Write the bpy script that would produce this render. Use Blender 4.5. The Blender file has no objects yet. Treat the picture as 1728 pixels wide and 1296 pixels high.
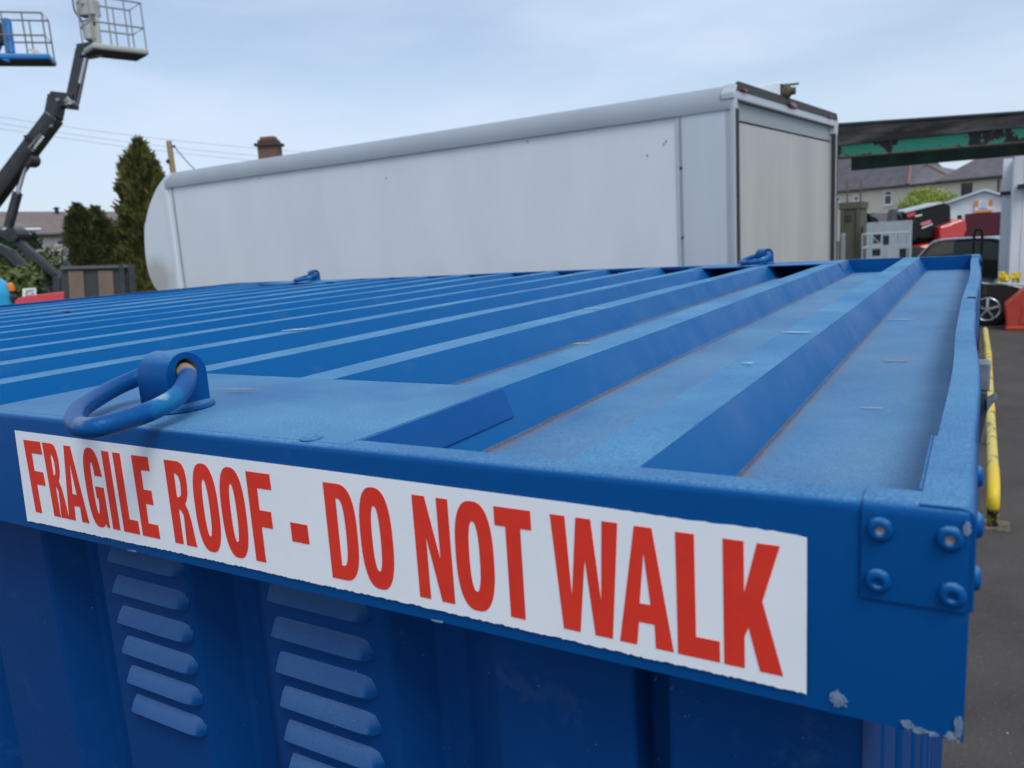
import bpy, bmesh, math, random
from mathutils import Vector, Matrix
random.seed(7)
R = math.radians
scn = bpy.context.scene
COL = scn.collection
# ------------------------------------------------------------------ camera
ROOF = 1.97                                   # height of the container roof above the yard
CAMPOS = Vector((-0.002, -0.386, 0.131 + ROOF))
F = 1336.94
AX = ((0.8633, 0.5010, -0.0608), (0.0376, -0.1847, -0.9821), (-0.5033, 0.8455, -0.1784))   # rows: right, down, forward
right, down, fwd = (Vector(a).normalized() for a in AX)
right = down.cross(fwd).normalized(); down = fwd.cross(right).normalized()
cd = bpy.data.cameras.new('camera'); cam = bpy.data.objects.new('camera', cd); COL.objects.link(cam)
m = Matrix((right, -down, -fwd)).transposed().to_4x4(); m.translation = CAMPOS
cam.matrix_world = m
cd.sensor_width = 36; cd.lens = F * 36 / 1728; cd.clip_start = .02; cd.clip_end = 2000
cd.dof.use_dof = True; cd.dof.focus_distance = .80; cd.dof.aperture_fstop = 10.5
scn.camera = cam
# ------------------------------------------------------------------ sky and sun
SUN_EL, SUN_AZ = R(54), R(124)                # azimuth measured from +Y towards +X
W = bpy.data.worlds.new('World'); scn.world = W; W.use_nodes = True
nt = W.node_tree; nd = nt.nodes; lk = nt.links; nd.clear()
out = nd.new('ShaderNodeOutputWorld'); bg = nd.new('ShaderNodeBackground')
sky = nd.new('ShaderNodeTexSky'); sky.sky_type = 'NISHITA'; sky.sun_disc = False
sky.sun_elevation = SUN_EL; sky.sun_rotation = SUN_AZ; sky.dust_density = 1.5; sky.air_density = 1.0
tc = nd.new('ShaderNodeTexCoord'); sep = nd.new('ShaderNodeSeparateXYZ'); lk.new(tc.outputs['Generated'], sep.inputs[0])
mp = nd.new('ShaderNodeMapping'); mp.inputs['Scale'].default_value = (1.0, 1.6, 5.5); mp.inputs['Rotation'].default_value = (0, .10, .5)
lk.new(tc.outputs['Generated'], mp.inputs[0])
nz = nd.new('ShaderNodeTexNoise'); nz.inputs['Scale'].default_value = 1.5; nz.inputs['Detail'].default_value = 6; nz.inputs['Roughness'].default_value = .48; nz.inputs['Distortion'].default_value = .15
lk.new(mp.outputs[0], nz.inputs['Vector'])
rp = nd.new('ShaderNodeValToRGB'); rp.color_ramp.elements[0].position = .36; rp.color_ramp.elements[0].color = (.34, .34, .34, 1); rp.color_ramp.elements[1].position = .62; rp.color_ramp.elements[1].color = (.97, .97, .97, 1)
lk.new(nz.outputs['Fac'], rp.inputs[0])
mx = nd.new('ShaderNodeMixRGB'); mx.inputs['Color2'].default_value = (4.5, 5.3, 6.55, 1)     # thin high cloud, in the sky's own units
lk.new(rp.outputs[0], mx.inputs['Fac']); lk.new(sky.outputs[0], mx.inputs['Color1'])
lk.new(mx.outputs[0], bg.inputs['Color']); bg.inputs['Strength'].default_value = .14
lk.new(bg.outputs[0], out.inputs[0])
sd = bpy.data.lights.new('sun', 'SUN'); sd.energy = 1.75; sd.angle = R(26); sd.color = (1, .97, .93)
so = bpy.data.objects.new('sun', sd); COL.objects.link(so)
sdir = Vector((math.sin(SUN_AZ) * math.cos(SUN_EL), math.cos(SUN_AZ) * math.cos(SUN_EL), math.sin(SUN_EL)))
so.rotation_euler = sdir.to_track_quat('Z', 'Y').to_euler()
scn.view_settings.view_transform = 'Standard'; scn.view_settings.look = 'None'; scn.view_settings.exposure = .12; scn.view_settings.gamma = 1

# ------------------------------------------------------------------ helpers
def ray(x, y): return right * ((x - 864) / F) + down * ((y - 648) / F) + fwd
def PY(x, y, Y): d = ray(x, y); return CAMPOS + d * ((Y - CAMPOS.y) / d.y)
def PX(x, y, X): d = ray(x, y); return CAMPOS + d * ((X - CAMPOS.x) / d.x)
def PZ(x, y, Z): d = ray(x, y); return CAMPOS + d * ((Z - CAMPOS.z) / d.z)
def PT(x, y, t): return CAMPOS + ray(x, y) * t
def proj(P): q = Vector(P) - CAMPOS; w = q.dot(fwd); return 864 + F * q.dot(right) / w, 648 + F * q.dot(down) / w

def mat(name, col, rough=.5, metal=0., col2=None, nscale=6., namt=.5, bump=0., bscale=60., spec=.5, coat=0., stretch=(1, 1, 1), lo=.4, hi=.65, tint=None):
    mt = bpy.data.materials.new(name); mt.use_nodes = True; n = mt.node_tree.nodes; l = mt.node_tree.links
    b = n['Principled BSDF']; b.inputs['Base Color'].default_value = (*col, 1); b.inputs['Roughness'].default_value = rough
    b.inputs['Metallic'].default_value = metal; b.inputs['Specular IOR Level'].default_value = spec; b.inputs['Coat Weight'].default_value = coat
    if tint: b.inputs['Specular Tint'].default_value = (*tint, 1)
    t = n.new('ShaderNodeTexCoord'); mpn = n.new('ShaderNodeMapping'); mpn.inputs['Scale'].default_value = stretch; l.new(t.outputs['Object'], mpn.inputs[0])
    if col2:
        z = n.new('ShaderNodeTexNoise'); z.inputs['Scale'].default_value = nscale; z.inputs['Detail'].default_value = 8; z.inputs['Roughness'].default_value = .6
        l.new(mpn.outputs[0], z.inputs['Vector'])
        r_ = n.new('ShaderNodeMapRange'); r_.inputs['From Min'].default_value = lo; r_.inputs['From Max'].default_value = hi; r_.inputs['To Max'].default_value = namt
        l.new(z.outputs['Fac'], r_.inputs['Value'])
        x = n.new('ShaderNodeMixRGB'); x.inputs['Color1'].default_value = (*col, 1); x.inputs['Color2'].default_value = (*col2, 1)
        l.new(r_.outputs[0], x.inputs['Fac']); l.new(x.outputs[0], b.inputs['Base Color'])
    if bump:
        z2 = n.new('ShaderNodeTexNoise'); z2.inputs['Scale'].default_value = bscale; z2.inputs['Detail'].default_value = 4
        l.new(mpn.outputs[0], z2.inputs['Vector']); bn = n.new('ShaderNodeBump'); bn.inputs['Strength'].default_value = bump; bn.inputs['Distance'].default_value = .01
        l.new(z2.outputs['Fac'], bn.inputs['Height']); l.new(bn.outputs[0], b.inputs['Normal'])
    return mt

def container_paint(name, base, dust, roof=False, wall=False, dustamt=.30, rough=.42, uplo=.55, grain=.5):
    """blue paint; dust settled on faces that look up, grime along the foot of each rib, chips and specks"""
    mt = bpy.data.materials.new(name); mt.use_nodes = True; n = mt.node_tree.nodes; l = mt.node_tree.links
    b = n['Principled BSDF']; b.inputs['Roughness'].default_value = rough; b.inputs['Specular IOR Level'].default_value = .3; b.inputs['Specular Tint'].default_value = (.35, .72, 1, 1)
    def math_(op, a, b_=None, c=None, clamp=False):
        q = n.new('ShaderNodeMath'); q.operation = op; q.use_clamp = clamp
        for i, v in enumerate((a, b_, c)):
            if v is None: continue
            if isinstance(v, (int, float)): q.inputs[i].default_value = v
            else: l.new(v, q.inputs[i])
        return q.outputs[0]
    def noise(scale, detail=6, vec=None, rough_=.6):
        z = n.new('ShaderNodeTexNoise'); z.inputs['Scale'].default_value = scale; z.inputs['Detail'].default_value = detail; z.inputs['Roughness'].default_value = rough_
        l.new(vec or pos, z.inputs['Vector']); return z.outputs['Fac']
    def mrange(v, a, b_, c=0., d=1.):
        q = n.new('ShaderNodeMapRange'); l.new(v, q.inputs['Value'])
        for k, s in zip(('From Min', 'From Max', 'To Min', 'To Max'), (a, b_, c, d)): q.inputs[k].default_value = s
        return q.outputs[0]
    def mix(f, c1, c2):
        q = n.new('ShaderNodeMixRGB')
        for k, v in (('Fac', f), ('Color1', c1), ('Color2', c2)):
            if isinstance(v, tuple): q.inputs[k].default_value = (*v, 1)
            elif isinstance(v, float): q.inputs[k].default_value = v
            else: l.new(v, q.inputs[k])
        return q.outputs[0]
    g = n.new('ShaderNodeNewGeometry'); pos = g.outputs['Position']
    sp = n.new('ShaderNodeSeparateXYZ'); l.new(pos, sp.inputs[0]); sn = n.new('ShaderNodeSeparateXYZ'); l.new(g.outputs['Normal'], sn.inputs[0])
    up = mrange(sn.outputs['Z'], uplo, .98)
    dn = mrange(noise(620, 3), .35, .65, 1 - grain, 1 + grain * .9)
    patch = mrange(noise(5, 8), .3, .7, .50, 1.35)
    f = math_('MULTIPLY', math_('MULTIPLY', up, dn), math_('MULTIPLY', patch, dustamt), clamp=True)
    c = mix(f, base, dust)
    if roof:
        low = math_('LESS_THAN', sp.outputs['Z'], ROOF - .039)
        mm = n.new('ShaderNodeMapping'); mm.inputs['Scale'].default_value = (1, .25, 1); l.new(pos, mm.inputs[0])
        pf = math_('MULTIPLY', low, mrange(noise(9, 8, mm.outputs[0]), .32, .72, .06, .48))
        c = mix(math_('MULTIPLY', pf, math_('MULTIPLY', dn, 1.0), clamp=True), c, (.17, .22, .30))
        # grime where the right-hand slope of each rib meets the pan
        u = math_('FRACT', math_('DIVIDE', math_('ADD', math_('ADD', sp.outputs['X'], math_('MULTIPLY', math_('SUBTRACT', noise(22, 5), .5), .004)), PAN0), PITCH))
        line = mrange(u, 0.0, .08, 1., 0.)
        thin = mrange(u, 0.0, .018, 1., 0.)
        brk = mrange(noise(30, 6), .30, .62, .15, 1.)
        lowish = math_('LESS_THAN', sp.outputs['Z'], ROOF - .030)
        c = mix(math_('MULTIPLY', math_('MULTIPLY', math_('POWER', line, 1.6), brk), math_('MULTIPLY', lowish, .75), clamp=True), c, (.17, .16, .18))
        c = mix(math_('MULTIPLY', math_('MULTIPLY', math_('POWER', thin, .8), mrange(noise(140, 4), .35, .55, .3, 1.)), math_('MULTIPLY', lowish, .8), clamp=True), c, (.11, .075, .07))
    if wall:
        c = mix(math_('MULTIPLY', mrange(noise(26, 10, None, .72), .56, .8), .07, clamp=True), c, (.10, .18, .34))
        c = mix(mrange(noise(330, 2), .755, .79, 0., .45), c, (.45, .5, .55))
    stn = n.new('ShaderNodeMapping'); stn.inputs['Scale'].default_value = (1, .6, 1); l.new(pos, stn.inputs[0])
    c = mix(mrange(noise(16, 9, stn.outputs[0], .7), .60, .74, 0., .22), c, (.10, .17, .27))
    c = mix(mrange(noise(60, 8, None, .75), .66, .74, 0., .30), c, (.26, .33, .40))
    # sparse specks and scuffs
    c = mix(mrange(noise(210, 1), .80, .83, 0., .5), c, (.03, .04, .06) if not wall else (.4, .45, .5))
    l.new(c, b.inputs['Base Color'])
    rr = mrange(noise(11), .3, .7, rough - .06, rough + .12); l.new(math_('ADD', rr, math_('MULTIPLY', f, .5)), b.inputs['Roughness'])
    bn = n.new('ShaderNodeBump'); bn.inputs['Strength'].default_value = .12; bn.inputs['Distance'].default_value = .0006
    l.new(noise(420, 3), bn.inputs['Height']); l.new(bn.outputs[0], b.inputs['Normal'])
    return mt

def tag(o, label=None, cat=None, group=None, kind=None):
    if label: o['label'] = label
    if cat: o['category'] = cat
    if group: o['group'] = group
    if kind: o['kind'] = kind
    return o
def empty(name, loc, label, cat, group=None):
    o = bpy.data.objects.new(name, None); COL.objects.link(o); o.location = loc; o.empty_display_size = .2
    return tag(o, label, cat, group)

class MB:
    """collects geometry (world coordinates) for ONE mesh object"""
    def __init__(s): s.bm = bmesh.new()
    def quad(s, pts): s.bm.faces.new([s.bm.verts.new(p) for p in pts]); return s
    def hexa(s, p):                          # 8 corners: bottom 4 then top 4, same order
        v = [s.bm.verts.new(q) for q in p]
        for f in ((3, 2, 1, 0), (4, 5, 6, 7), (0, 1, 5, 4), (1, 2, 6, 5), (2, 3, 7, 6), (3, 0, 4, 7)): s.bm.faces.new([v[i] for i in f])
        return s
    def box(s, c, size, M=None):
        c = Vector(c); x, y, z = (q / 2 for q in size); M = M or Matrix.Identity(3)
        return s.hexa([c + M @ Vector(q) for q in ((-x, -y, -z), (x, -y, -z), (x, y, -z), (-x, y, -z), (-x, -y, z), (x, -y, z), (x, y, z), (-x, y, z))])
    def bx(s, x0, x1, y0, y1, z0, z1): return s.box(((x0 + x1) / 2, (y0 + y1) / 2, (z0 + z1) / 2), (abs(x1 - x0), abs(y1 - y0), abs(z1 - z0)))
    def prism(s, prof, vec):                 # profile polygon (3D points) swept along vec
        vec = Vector(vec); a = [s.bm.verts.new(p) for p in prof]; b = [s.bm.verts.new(Vector(p) + vec) for p in prof]; k = len(prof)
        s.bm.faces.new(a); s.bm.faces.new(b[::-1])
        for i in range(k): s.bm.faces.new((a[i], b[i], b[(i + 1) % k], a[(i + 1) % k]))
        return s
    def beam(s, a, b, w, h, up=Vector((0, 0, 1)), w2=None, h2=None):
        a = Vector(a); b = Vector(b); d = (b - a).normalized(); sx = d.cross(up).normalized(); sz = sx.cross(d)
        w2 = w2 or w; h2 = h2 or h
        P = [(p, sx * (ww / 2), sz * (hh / 2)) for p, ww, hh in ((a, w, h), (b, w2, h2))]
        return s.hexa([P[0][0] - P[0][1] - P[0][2], P[0][0] + P[0][1] - P[0][2], P[1][0] + P[1][1] - P[1][2], P[1][0] - P[1][1] - P[1][2],
                       P[0][0] - P[0][1] + P[0][2], P[0][0] + P[0][1] + P[0][2], P[1][0] + P[1][1] + P[1][2], P[1][0] - P[1][1] + P[1][2]])
    def tube(s, pts, r, n=10, closed=False, cap=True):
        pts = [Vector(p) for p in pts]; k = len(pts); rings = []; prev = None
        rr = r if isinstance(r, (list, tuple)) else [r] * k
        for i, p in enumerate(pts):
            d = (pts[(i + 1) % k] - pts[i - 1]) if closed else (pts[min(i + 1, k - 1)] - pts[max(i - 1, 0)])
            d.normalize()
            if prev is None:
                u = d.cross(Vector((0, 0, 1)));
                if u.length < .1: u = d.cross(Vector((1, 0, 0)))
            else: u = prev - d * prev.dot(d)
            u.normalize(); prev = u; v = d.cross(u)
            rings.append([s.bm.verts.new(p + (u * math.cos(a) + v * math.sin(a)) * rr[i]) for a in (2 * math.pi * j / n for j in range(n))])
        for i in range(k if closed else k - 1):
            A, B = rings[i], rings[(i + 1) % k]; off = 0
            if closed and i == k - 1: off = min(range(n), key=lambda o: sum((A[j].co - B[(j + o) % n].co).length for j in range(n)))
            for j in range(n): s.bm.faces.new((A[j], A[(j + 1) % n], B[(j + 1 + off) % n], B[(j + off) % n]))
        if cap and not closed: s.bm.faces.new(rings[0][::-1]); s.bm.faces.new(rings[-1])
        return s
    def lathe(s, c, axis, prof, n=20):       # prof: (distance along axis, radius)
        c = Vector(c); axis = Vector(axis).normalized()
        u = axis.cross(Vector((0, 0, 1)));
        if u.length < .1: u = axis.cross(Vector((1, 0, 0)))
        u.normalize(); v = axis.cross(u); rings = []
        for d, r in prof: rings.append([s.bm.verts.new(c + axis * d + (u * math.cos(2 * math.pi * j / n) + v * math.sin(2 * math.pi * j / n)) * max(r, 1e-5)) for j in range(n)])
        for A, B in zip(rings, rings[1:]):
            for j in range(n): s.bm.faces.new((A[j], A[(j + 1) % n], B[(j + 1) % n], B[j]))
        s.bm.faces.new(rings[0][::-1]); s.bm.faces.new(rings[-1]); return s
    def build(s, name, material, parent=None, smooth=False, bevel=0, seg=2, origin=None):
        bmesh.ops.recalc_face_normals(s.bm, faces=s.bm.faces)
        me = bpy.data.meshes.new(name)
        org = Vector(origin) if origin is not None else (parent_loc(parent) if parent else Vector())
        for v in s.bm.verts: v.co -= org
        if smooth:
            for f in s.bm.faces: f.smooth = True
        s.bm.to_mesh(me); s.bm.free()
        for q in (material if isinstance(material, list) else [material]): me.materials.append(q)
        o = bpy.data.objects.new(name, me); COL.objects.link(o)
        if parent: o.parent = parent; o.location = org - parent_loc(parent)
        else: o.location = org
        if bevel:
            b = o.modifiers.new('bevel', 'BEVEL'); b.width = bevel; b.segments = seg; b.limit_method = 'ANGLE'; b.angle_limit = R(35); b.harden_normals = False
        if smooth == 'auto' or (smooth and bevel):
            try: me.set_sharp_from_angle(angle=R(40))
            except Exception: pass
        return o
def parent_loc(p):
    v = Vector()
    while p: v += p.location; p = p.parent
    return v
def shift(o, d):                              # copy one object moved by d, same parent
    c = o.copy(); COL.objects.link(c); c.location = o.location + Vector(d); return c
def spline(pts, sub=8, closed=True):
    pts = [Vector(p) for p in pts]; k = len(pts); r = []
    for i in range(k if closed else k - 1):
        p0, p1, p2, p3 = (pts[(i + j) % k] if closed else pts[min(max(i + j, 0), k - 1)] for j in (-1, 0, 1, 2))
        for q in range(sub):
            t = q / sub; r.append(.5 * ((2 * p1) + (p2 - p0) * t + (2 * p0 - 5 * p1 + 4 * p2 - p3) * t * t + (3 * p1 - p0 - 3 * p2 + p3) * t ** 3))
    if not closed: r.append(pts[-1])
    return r

# ------------------------------------------------------------------ the setting
asphalt = mat('asphalt', (.056, .049, .044), .85, col2=(.085, .076, .068), nscale=1.3, namt=.8, bump=.6, bscale=45, spec=.3)
def flecks(mt, scale, lo, hi, col):
    n = mt.node_tree.nodes; l = mt.node_tree.links; b = n['Principled BSDF']; t = n.new('ShaderNodeTexCoord'); z = n.new('ShaderNodeTexVoronoi'); z.inputs['Scale'].default_value = scale
    l.new(t.outputs['Object'], z.inputs['Vector']); q = n.new('ShaderNodeMapRange'); l.new(z.outputs['Distance'], q.inputs['Value']); q.inputs['From Min'].default_value = hi; q.inputs['From Max'].default_value = lo
    old = b.inputs['Base Color'].links[0].from_socket; x = n.new('ShaderNodeMixRGB'); l.new(q.outputs[0], x.inputs['Fac']); l.new(old, x.inputs['Color1']); x.inputs['Color2'].default_value = (*col, 1); l.new(x.outputs[0], b.inputs['Base Color'])
flecks(asphalt, 38, .06, .14, (.17, .15, .135)); flecks(asphalt, 5, .02, .035, (.35, .33, .30))
MB().quad([(-400, -60, 0), (300, -60, 0), (300, 500, 0), (-400, 500, 0)]).build('ground', asphalt)['kind'] = 'structure'

# ------------------------------------------------------------------ the blue container
PITCH = .2095; PAN0 = .142                    # rib spacing; foot of the first rib's right slope at x = -.142
LX, LY = 3.27, 2.44
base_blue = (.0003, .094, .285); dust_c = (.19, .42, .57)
P_rail_shaded = container_paint('shade-darkened rail paint', (.0003, .066, .245), dust_c, dustamt=.42)  # same blue as the roof, darkened so the colour carries the rails' shade
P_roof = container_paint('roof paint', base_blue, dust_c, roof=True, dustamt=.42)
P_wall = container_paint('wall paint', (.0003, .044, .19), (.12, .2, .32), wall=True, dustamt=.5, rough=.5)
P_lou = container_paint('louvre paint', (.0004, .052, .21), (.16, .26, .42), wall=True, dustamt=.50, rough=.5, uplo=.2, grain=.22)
P_ring = mat('worn ring paint', (.004, .075, .27), .32, col2=(.02, .20, .42), nscale=40, namt=.6, bump=.15, bscale=300)
P_bare = mat('rubbed bare steel', (.42, .38, .33), .4, metal=.4, col2=(.25, .15, .09), nscale=120, namt=.8)
box = empty('storage_container', (-LX / 2, LY / 2, 0), 'big blue corrugated steel store with a red lettered white warning strip on its roof edge', 'container')
Z = ROOF
# roof sheet: ribs flush with the rails, pans .042 lower
ribs = [-.165 - PITCH * i for i in range(15)]     # right top edge of each rib
prof = [(-.004, -.042)]
for e in ribs: prof += [(e + .023, -.042), (e, 0), (e - .042, 0), (e - .065, -.042)]
prof = [p for p in prof if p[0] > -LX + .02] + [(-LX + .006, -.042)]
mb = MB(); ny = 26
rows = []
for j in range(ny + 1):
    y = .006 + (LY - .012) * j / ny; rw = []
    for k, (x, dz) in enumerate(prof):
        wob = .0022 * math.sin(k * 1.7 + y * 2.1) * math.sin(y * 1.29) + .0012 * math.sin(y * 7 + k)
        sag = -.0035 * math.sin(math.pi * y / LY) if dz == 0 else 0
        rw.append(mb.bm.verts.new((x + wob * .6, y, Z - .0015 + dz + (wob * .5 if dz == 0 else wob * .25) + sag * .4)))
    rows.append(rw)
for A, B in zip(rows, rows[1:]):
    for k in range(len(prof) - 1): mb.bm.faces.new((A[k], A[k + 1], B[k + 1], B[k]))
roof = mb.build('roof_sheet', P_roof, box)
tk = roof.modifiers.new('thickness', 'SOLIDIFY'); tk.thickness = .0018; tk.offset = 1
# rails: folded channel - flange on top, fascia outside, drop inside
def rail_section(w=.020, h=.111, t=.003, drop=.043, r=.005):
    # in (inward distance, z): outer face at 0, going up over the flange and down the inner drop
    arc = [(r - r * math.cos(a), -r + r * math.sin(a)) for a in (R(q) for q in (0, 22, 45, 68, 90))]
    return [(.012, -h), (0, -h)] + arc + [(w, 0), (w, -drop), (w - t, -drop), (w - t, -t), (t, -t), (t, -h + t), (.012, -h + t)]
sec = rail_section(h=.1122)
def rail(pts_fn, n, name='roof_rail', label=None, mitre=None):
    mb = MB(); R_ = []
    for i in range(n + 1): R_.append([mb.bm.verts.new(pts_fn(i / n, u, z)) for u, z in sec])
    k = len(sec)
    for A, B in zip(R_, R_[1:]):
        for j in range(k): mb.bm.faces.new((A[j], A[(j + 1) % k], B[(j + 1) % k], B[j]))
    mb.bm.faces.new(R_[0]); mb.bm.faces.new(R_[-1][::-1])
    o = mb.build(name, P_rail_shaded, box, smooth='auto')
    if label: o['label'] = label
    return o
lerp = lambda a, b, t: a + (b - a) * t
front = rail(lambda t, u, z: Vector((lerp(-LX + u, -u, t), u, Z + .0006 + z)), 60)
back = rail(lambda t, u, z: Vector((lerp(-.372, -u, t), LY - u, Z + .0006 + z + .0008 * math.sin(t * 5 + 1))), 14)
sec = rail_section(w=.036, h=.1122, drop=.008)
rail(lambda t, u, z: Vector((lerp(-LX + u, -.372, t), LY - u, Z + .0006 + z + .0012 * math.sin(t * 11 + 1))), 50)
sec = rail_section(h=.1122)
def dent(y): return -.0024 * math.exp(-((y - .60) / .15) ** 2) - .0006 * math.exp(-((y - .95) / .10) ** 2) + .003 * math.sin(y * 5)
def right_fn(t, u, z):
    y = lerp(u, LY - u, t); e = min(1, t * 8, (1 - t) * 8); d = dent(y) * e
    return Vector((-u + d * (1 if u < .013 else .75) , y, Z + .0006 + z + d * .15))
rail(right_fn, 90, label='dented side rail')
rail(lambda t, u, z: Vector((-LX + u, lerp(u, LY - u, t), Z + .0006 + z + .009 * (1 - t))), 20)
# corner brackets with rivets
def bracket(cx, cy, sx, sy):
    """cx,cy: outer corner; sx,sy point outwards"""
    t = .0015; mb = MB(); e = .0455; hz = .047; L2 = .13
    def b(x0, x1, y0, y1, z0, z1): mb.bx(cx - sx * x0, cx - sx * x1, cy - sy * y0, cy - sy * y1, Z + z0, Z + z1)
    rr_ = .005
    def sect(th): return [(-th, -hz)] + [(rr_ - (rr_ + th) * math.cos(q), -rr_ + .0006 + (rr_ + th) * math.sin(q)) for q in (R(k) for k in range(0, 91, 15))]
    def wrap(along0, along1, w, axis, ex):
        pr = sect(t + ex) + [(w, .0006 + t + ex), (w, .0006), (rr_, .0002), (.0008, -.004), (.0005, -hz)]
        if axis == 'x': mb.prism([(cx - sx * along0, cy - sy * u, Z + z) for u, z in pr], (-sx * (along1 - along0), 0, 0))
        else: mb.prism([(cx - sx * u, cy - sy * along0, Z + z) for u, z in pr], (0, -sy * (along1 - along0), 0))
    wrap(.0012, e, .0205, 'x', 0); wrap(.0008, L2, .0215, 'y', .00015)
    b(.0215, .0215 + t, .0235, L2, -.036, .0006 + t)
    o = mb.build('corner_bracket', P_rail_shaded, box, bevel=.0007, seg=2, smooth=True, origin=(cx, cy, Z))
    head = [(0, .0059), (.0010, .0059), (.0026, .0048), (.0030, .0035), (.0028, .0025), (.0013, .0020), (.0010, .001)]
    for dx, dz in ((.037, -.0115), (.0085, -.012), (.0375, -.037), (.0068, -.0385)):
        rv = MB().lathe((cx - sx * dx, cy + sy * t, Z + dz), (0, sy, 0), head).build('rivet', P_rail_shaded, o, smooth='auto')
        MB().lathe((cx - sx * dx, cy + sy * (t + .0012), Z + dz), (0, sy, 0), [(0, .0024), (.0012, .002)], 12).build('rivet_mandrel', P_bare, rv) if False else None
        rv.data.materials.append(P_bare)
        for p in rv.data.polygons:
            q = p.center + rv.location
            if (Vector((q.x, q.z)) - Vector((cx - sx * dx - o.location.x - box.location.x, Z + dz - o.location.z))).length < .0026 if False else p.index >= 20 * 5: p.material_index = 1 if dz > -.02 else 0
    for dy, dz in ((.02, -.012), (.10, -.012), (.02, -.038), (.10, -.038)):
        MB().lathe((cx + sx * t, cy - sy * dy, Z + dz), (sx, 0, 0), head).build('rivet', P_rail_shaded, o, smooth='auto')
    return o
for a in ((0, 0, 1, -1), (-LX, 0, -1, -1), (0, LY, 1, 1), (-LX, LY, -1, 1)): bracket(*a)
# chipped paint patches on the rail's lower corner
chip = mat('bare primer', (.09, .17, .30), .7, col2=(.26, .32, .38), nscale=350, namt=.9)
def flake(pts, name='paint_chip', y=-.0009, m_=chip, par=None):
    return MB().prism([(x, y , Z + z) for x, z in pts], (0, .0012, 0)).build(name, m_, par or front)
def rough_blob(cx, cz, rx, rz, n=22, k=.35):
    return [(cx + rx * math.cos(a) * (1 + random.uniform(-k, k)), cz + rz * math.sin(a) * (1 + random.uniform(-k, k))) for a in (2 * math.pi * i / n for i in range(n))]
# lifting plates and eyes
def lift_plate(x0, x1, y0, y1, toward):
    mb = MB(); t = .0042; z0 = Z - .0032
    mb.bx(x0, x1, y0, y1, z0, z0 + t)
    o = mb.build('lifting_plate', P_rail_shaded, box, bevel=.0012, smooth=True)
    # tab folded down over the slope of the rib, stopping part-way
    a = Vector((x1, 0, z0 + t)); s_ = Vector((.014, 0, -.0255)); nrm = Vector((.0255, 0, .014)).normalized() * .003
    ys = (max(y0, .0215), y1)
    tb = MB().hexa([Vector((x1 - .004, ys[0], z0)), Vector((x1 - .004, ys[1], z0)), Vector((x1 + .0105, ys[1], Z - .026)), Vector((x1 + .0105, ys[0], Z - .026)),
                    Vector((x1 + .001, ys[0], z0 + t)), Vector((x1 + .001, ys[1], z0 + t)), Vector((x1 + .0137, ys[1] - .004, Z - .0255)), Vector((x1 + .0137, ys[0], Z - .0255))])
    tb.build('folded_tab', P_rail_shaded, o, bevel=.001)
    return o
plateN = lift_plate(-.838, -.371, .0062, .216, 1)
plateF = lift_plate(-.838, -.371, LY - .216, LY - .0215, -1)
plateL = lift_plate(-2.90, -2.425, LY - .216, LY - .0215, -1)
plateM = lift_plate(-2.90, -2.425, .0062, .216, 1)
def lug_mesh():
    mb = MB(); w = .041; h = .0515; r = w / 2; ro = .0118; L = .037; zc = .0355 - .0045; N = 28
    outer = [(-r, 0), (r, 0)] + [(r * math.cos(a), (h - r - .0045) + r * math.sin(a)) for a in (math.pi * i / 16 for i in range(17))]
    hole = [(ro * math.cos(2 * math.pi * i / N), zc + ro * math.sin(2 * math.pi * i / N)) for i in range(N)]
    return outer, hole, L
def filled(name, loops, material, thick, parent=None, bevel=0., to3=None):
    """flat shape with holes, from closed outlines, filled and given thickness"""
    cu = bpy.data.curves.new('t', 'CURVE'); cu.dimensions = '2D'; cu.fill_mode = 'BOTH'; cu.extrude = thick / 2; cu.bevel_depth = bevel; cu.bevel_resolution = 2
    for lp in loops:
        sp = cu.splines.new('POLY'); sp.points.add(len(lp) - 1); sp.use_cyclic_u = True
        for q, (a, b) in zip(sp.points, lp): q.co = (a, b, 0, 1)
    tmp = bpy.data.objects.new('t', cu); me = bpy.data.meshes.new_from_object(tmp); me.name = name
    bpy.data.objects.remove(tmp); me.materials.clear(); me.materials.append(material)
    o = bpy.data.objects.new(name, me); COL.objects.link(o)
    org = parent_loc(parent) if parent else Vector()
    for v in me.vertices: v.co = to3(v.co.x, v.co.y, v.co.z) - org
    me.update()
    if parent: o.parent = parent
    return o
ringpts = [(-.602, .062, .033), (-.583, .048, .0285), (-.566, .025, .021), (-.559, -.003, .0155), (-.561, -.030, .0125), (-.566, -.046, .0112), (-.580, -.050, .0108), (-.602, -.042, .011), (-.624, -.028, .0118), (-.647, -.010, .0125),
           (-.667, .015, .0145), (-.681, .045, .019), (-.682, .068, .0235), (-.670, .078, .028), (-.650, .074, .031), (-.625, .066, .033)]
ring_mat = mat('ring paint', (.002, .065, .24), .38, bump=.12, bscale=350, spec=.4, tint=(.3, .7, 1))
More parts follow.
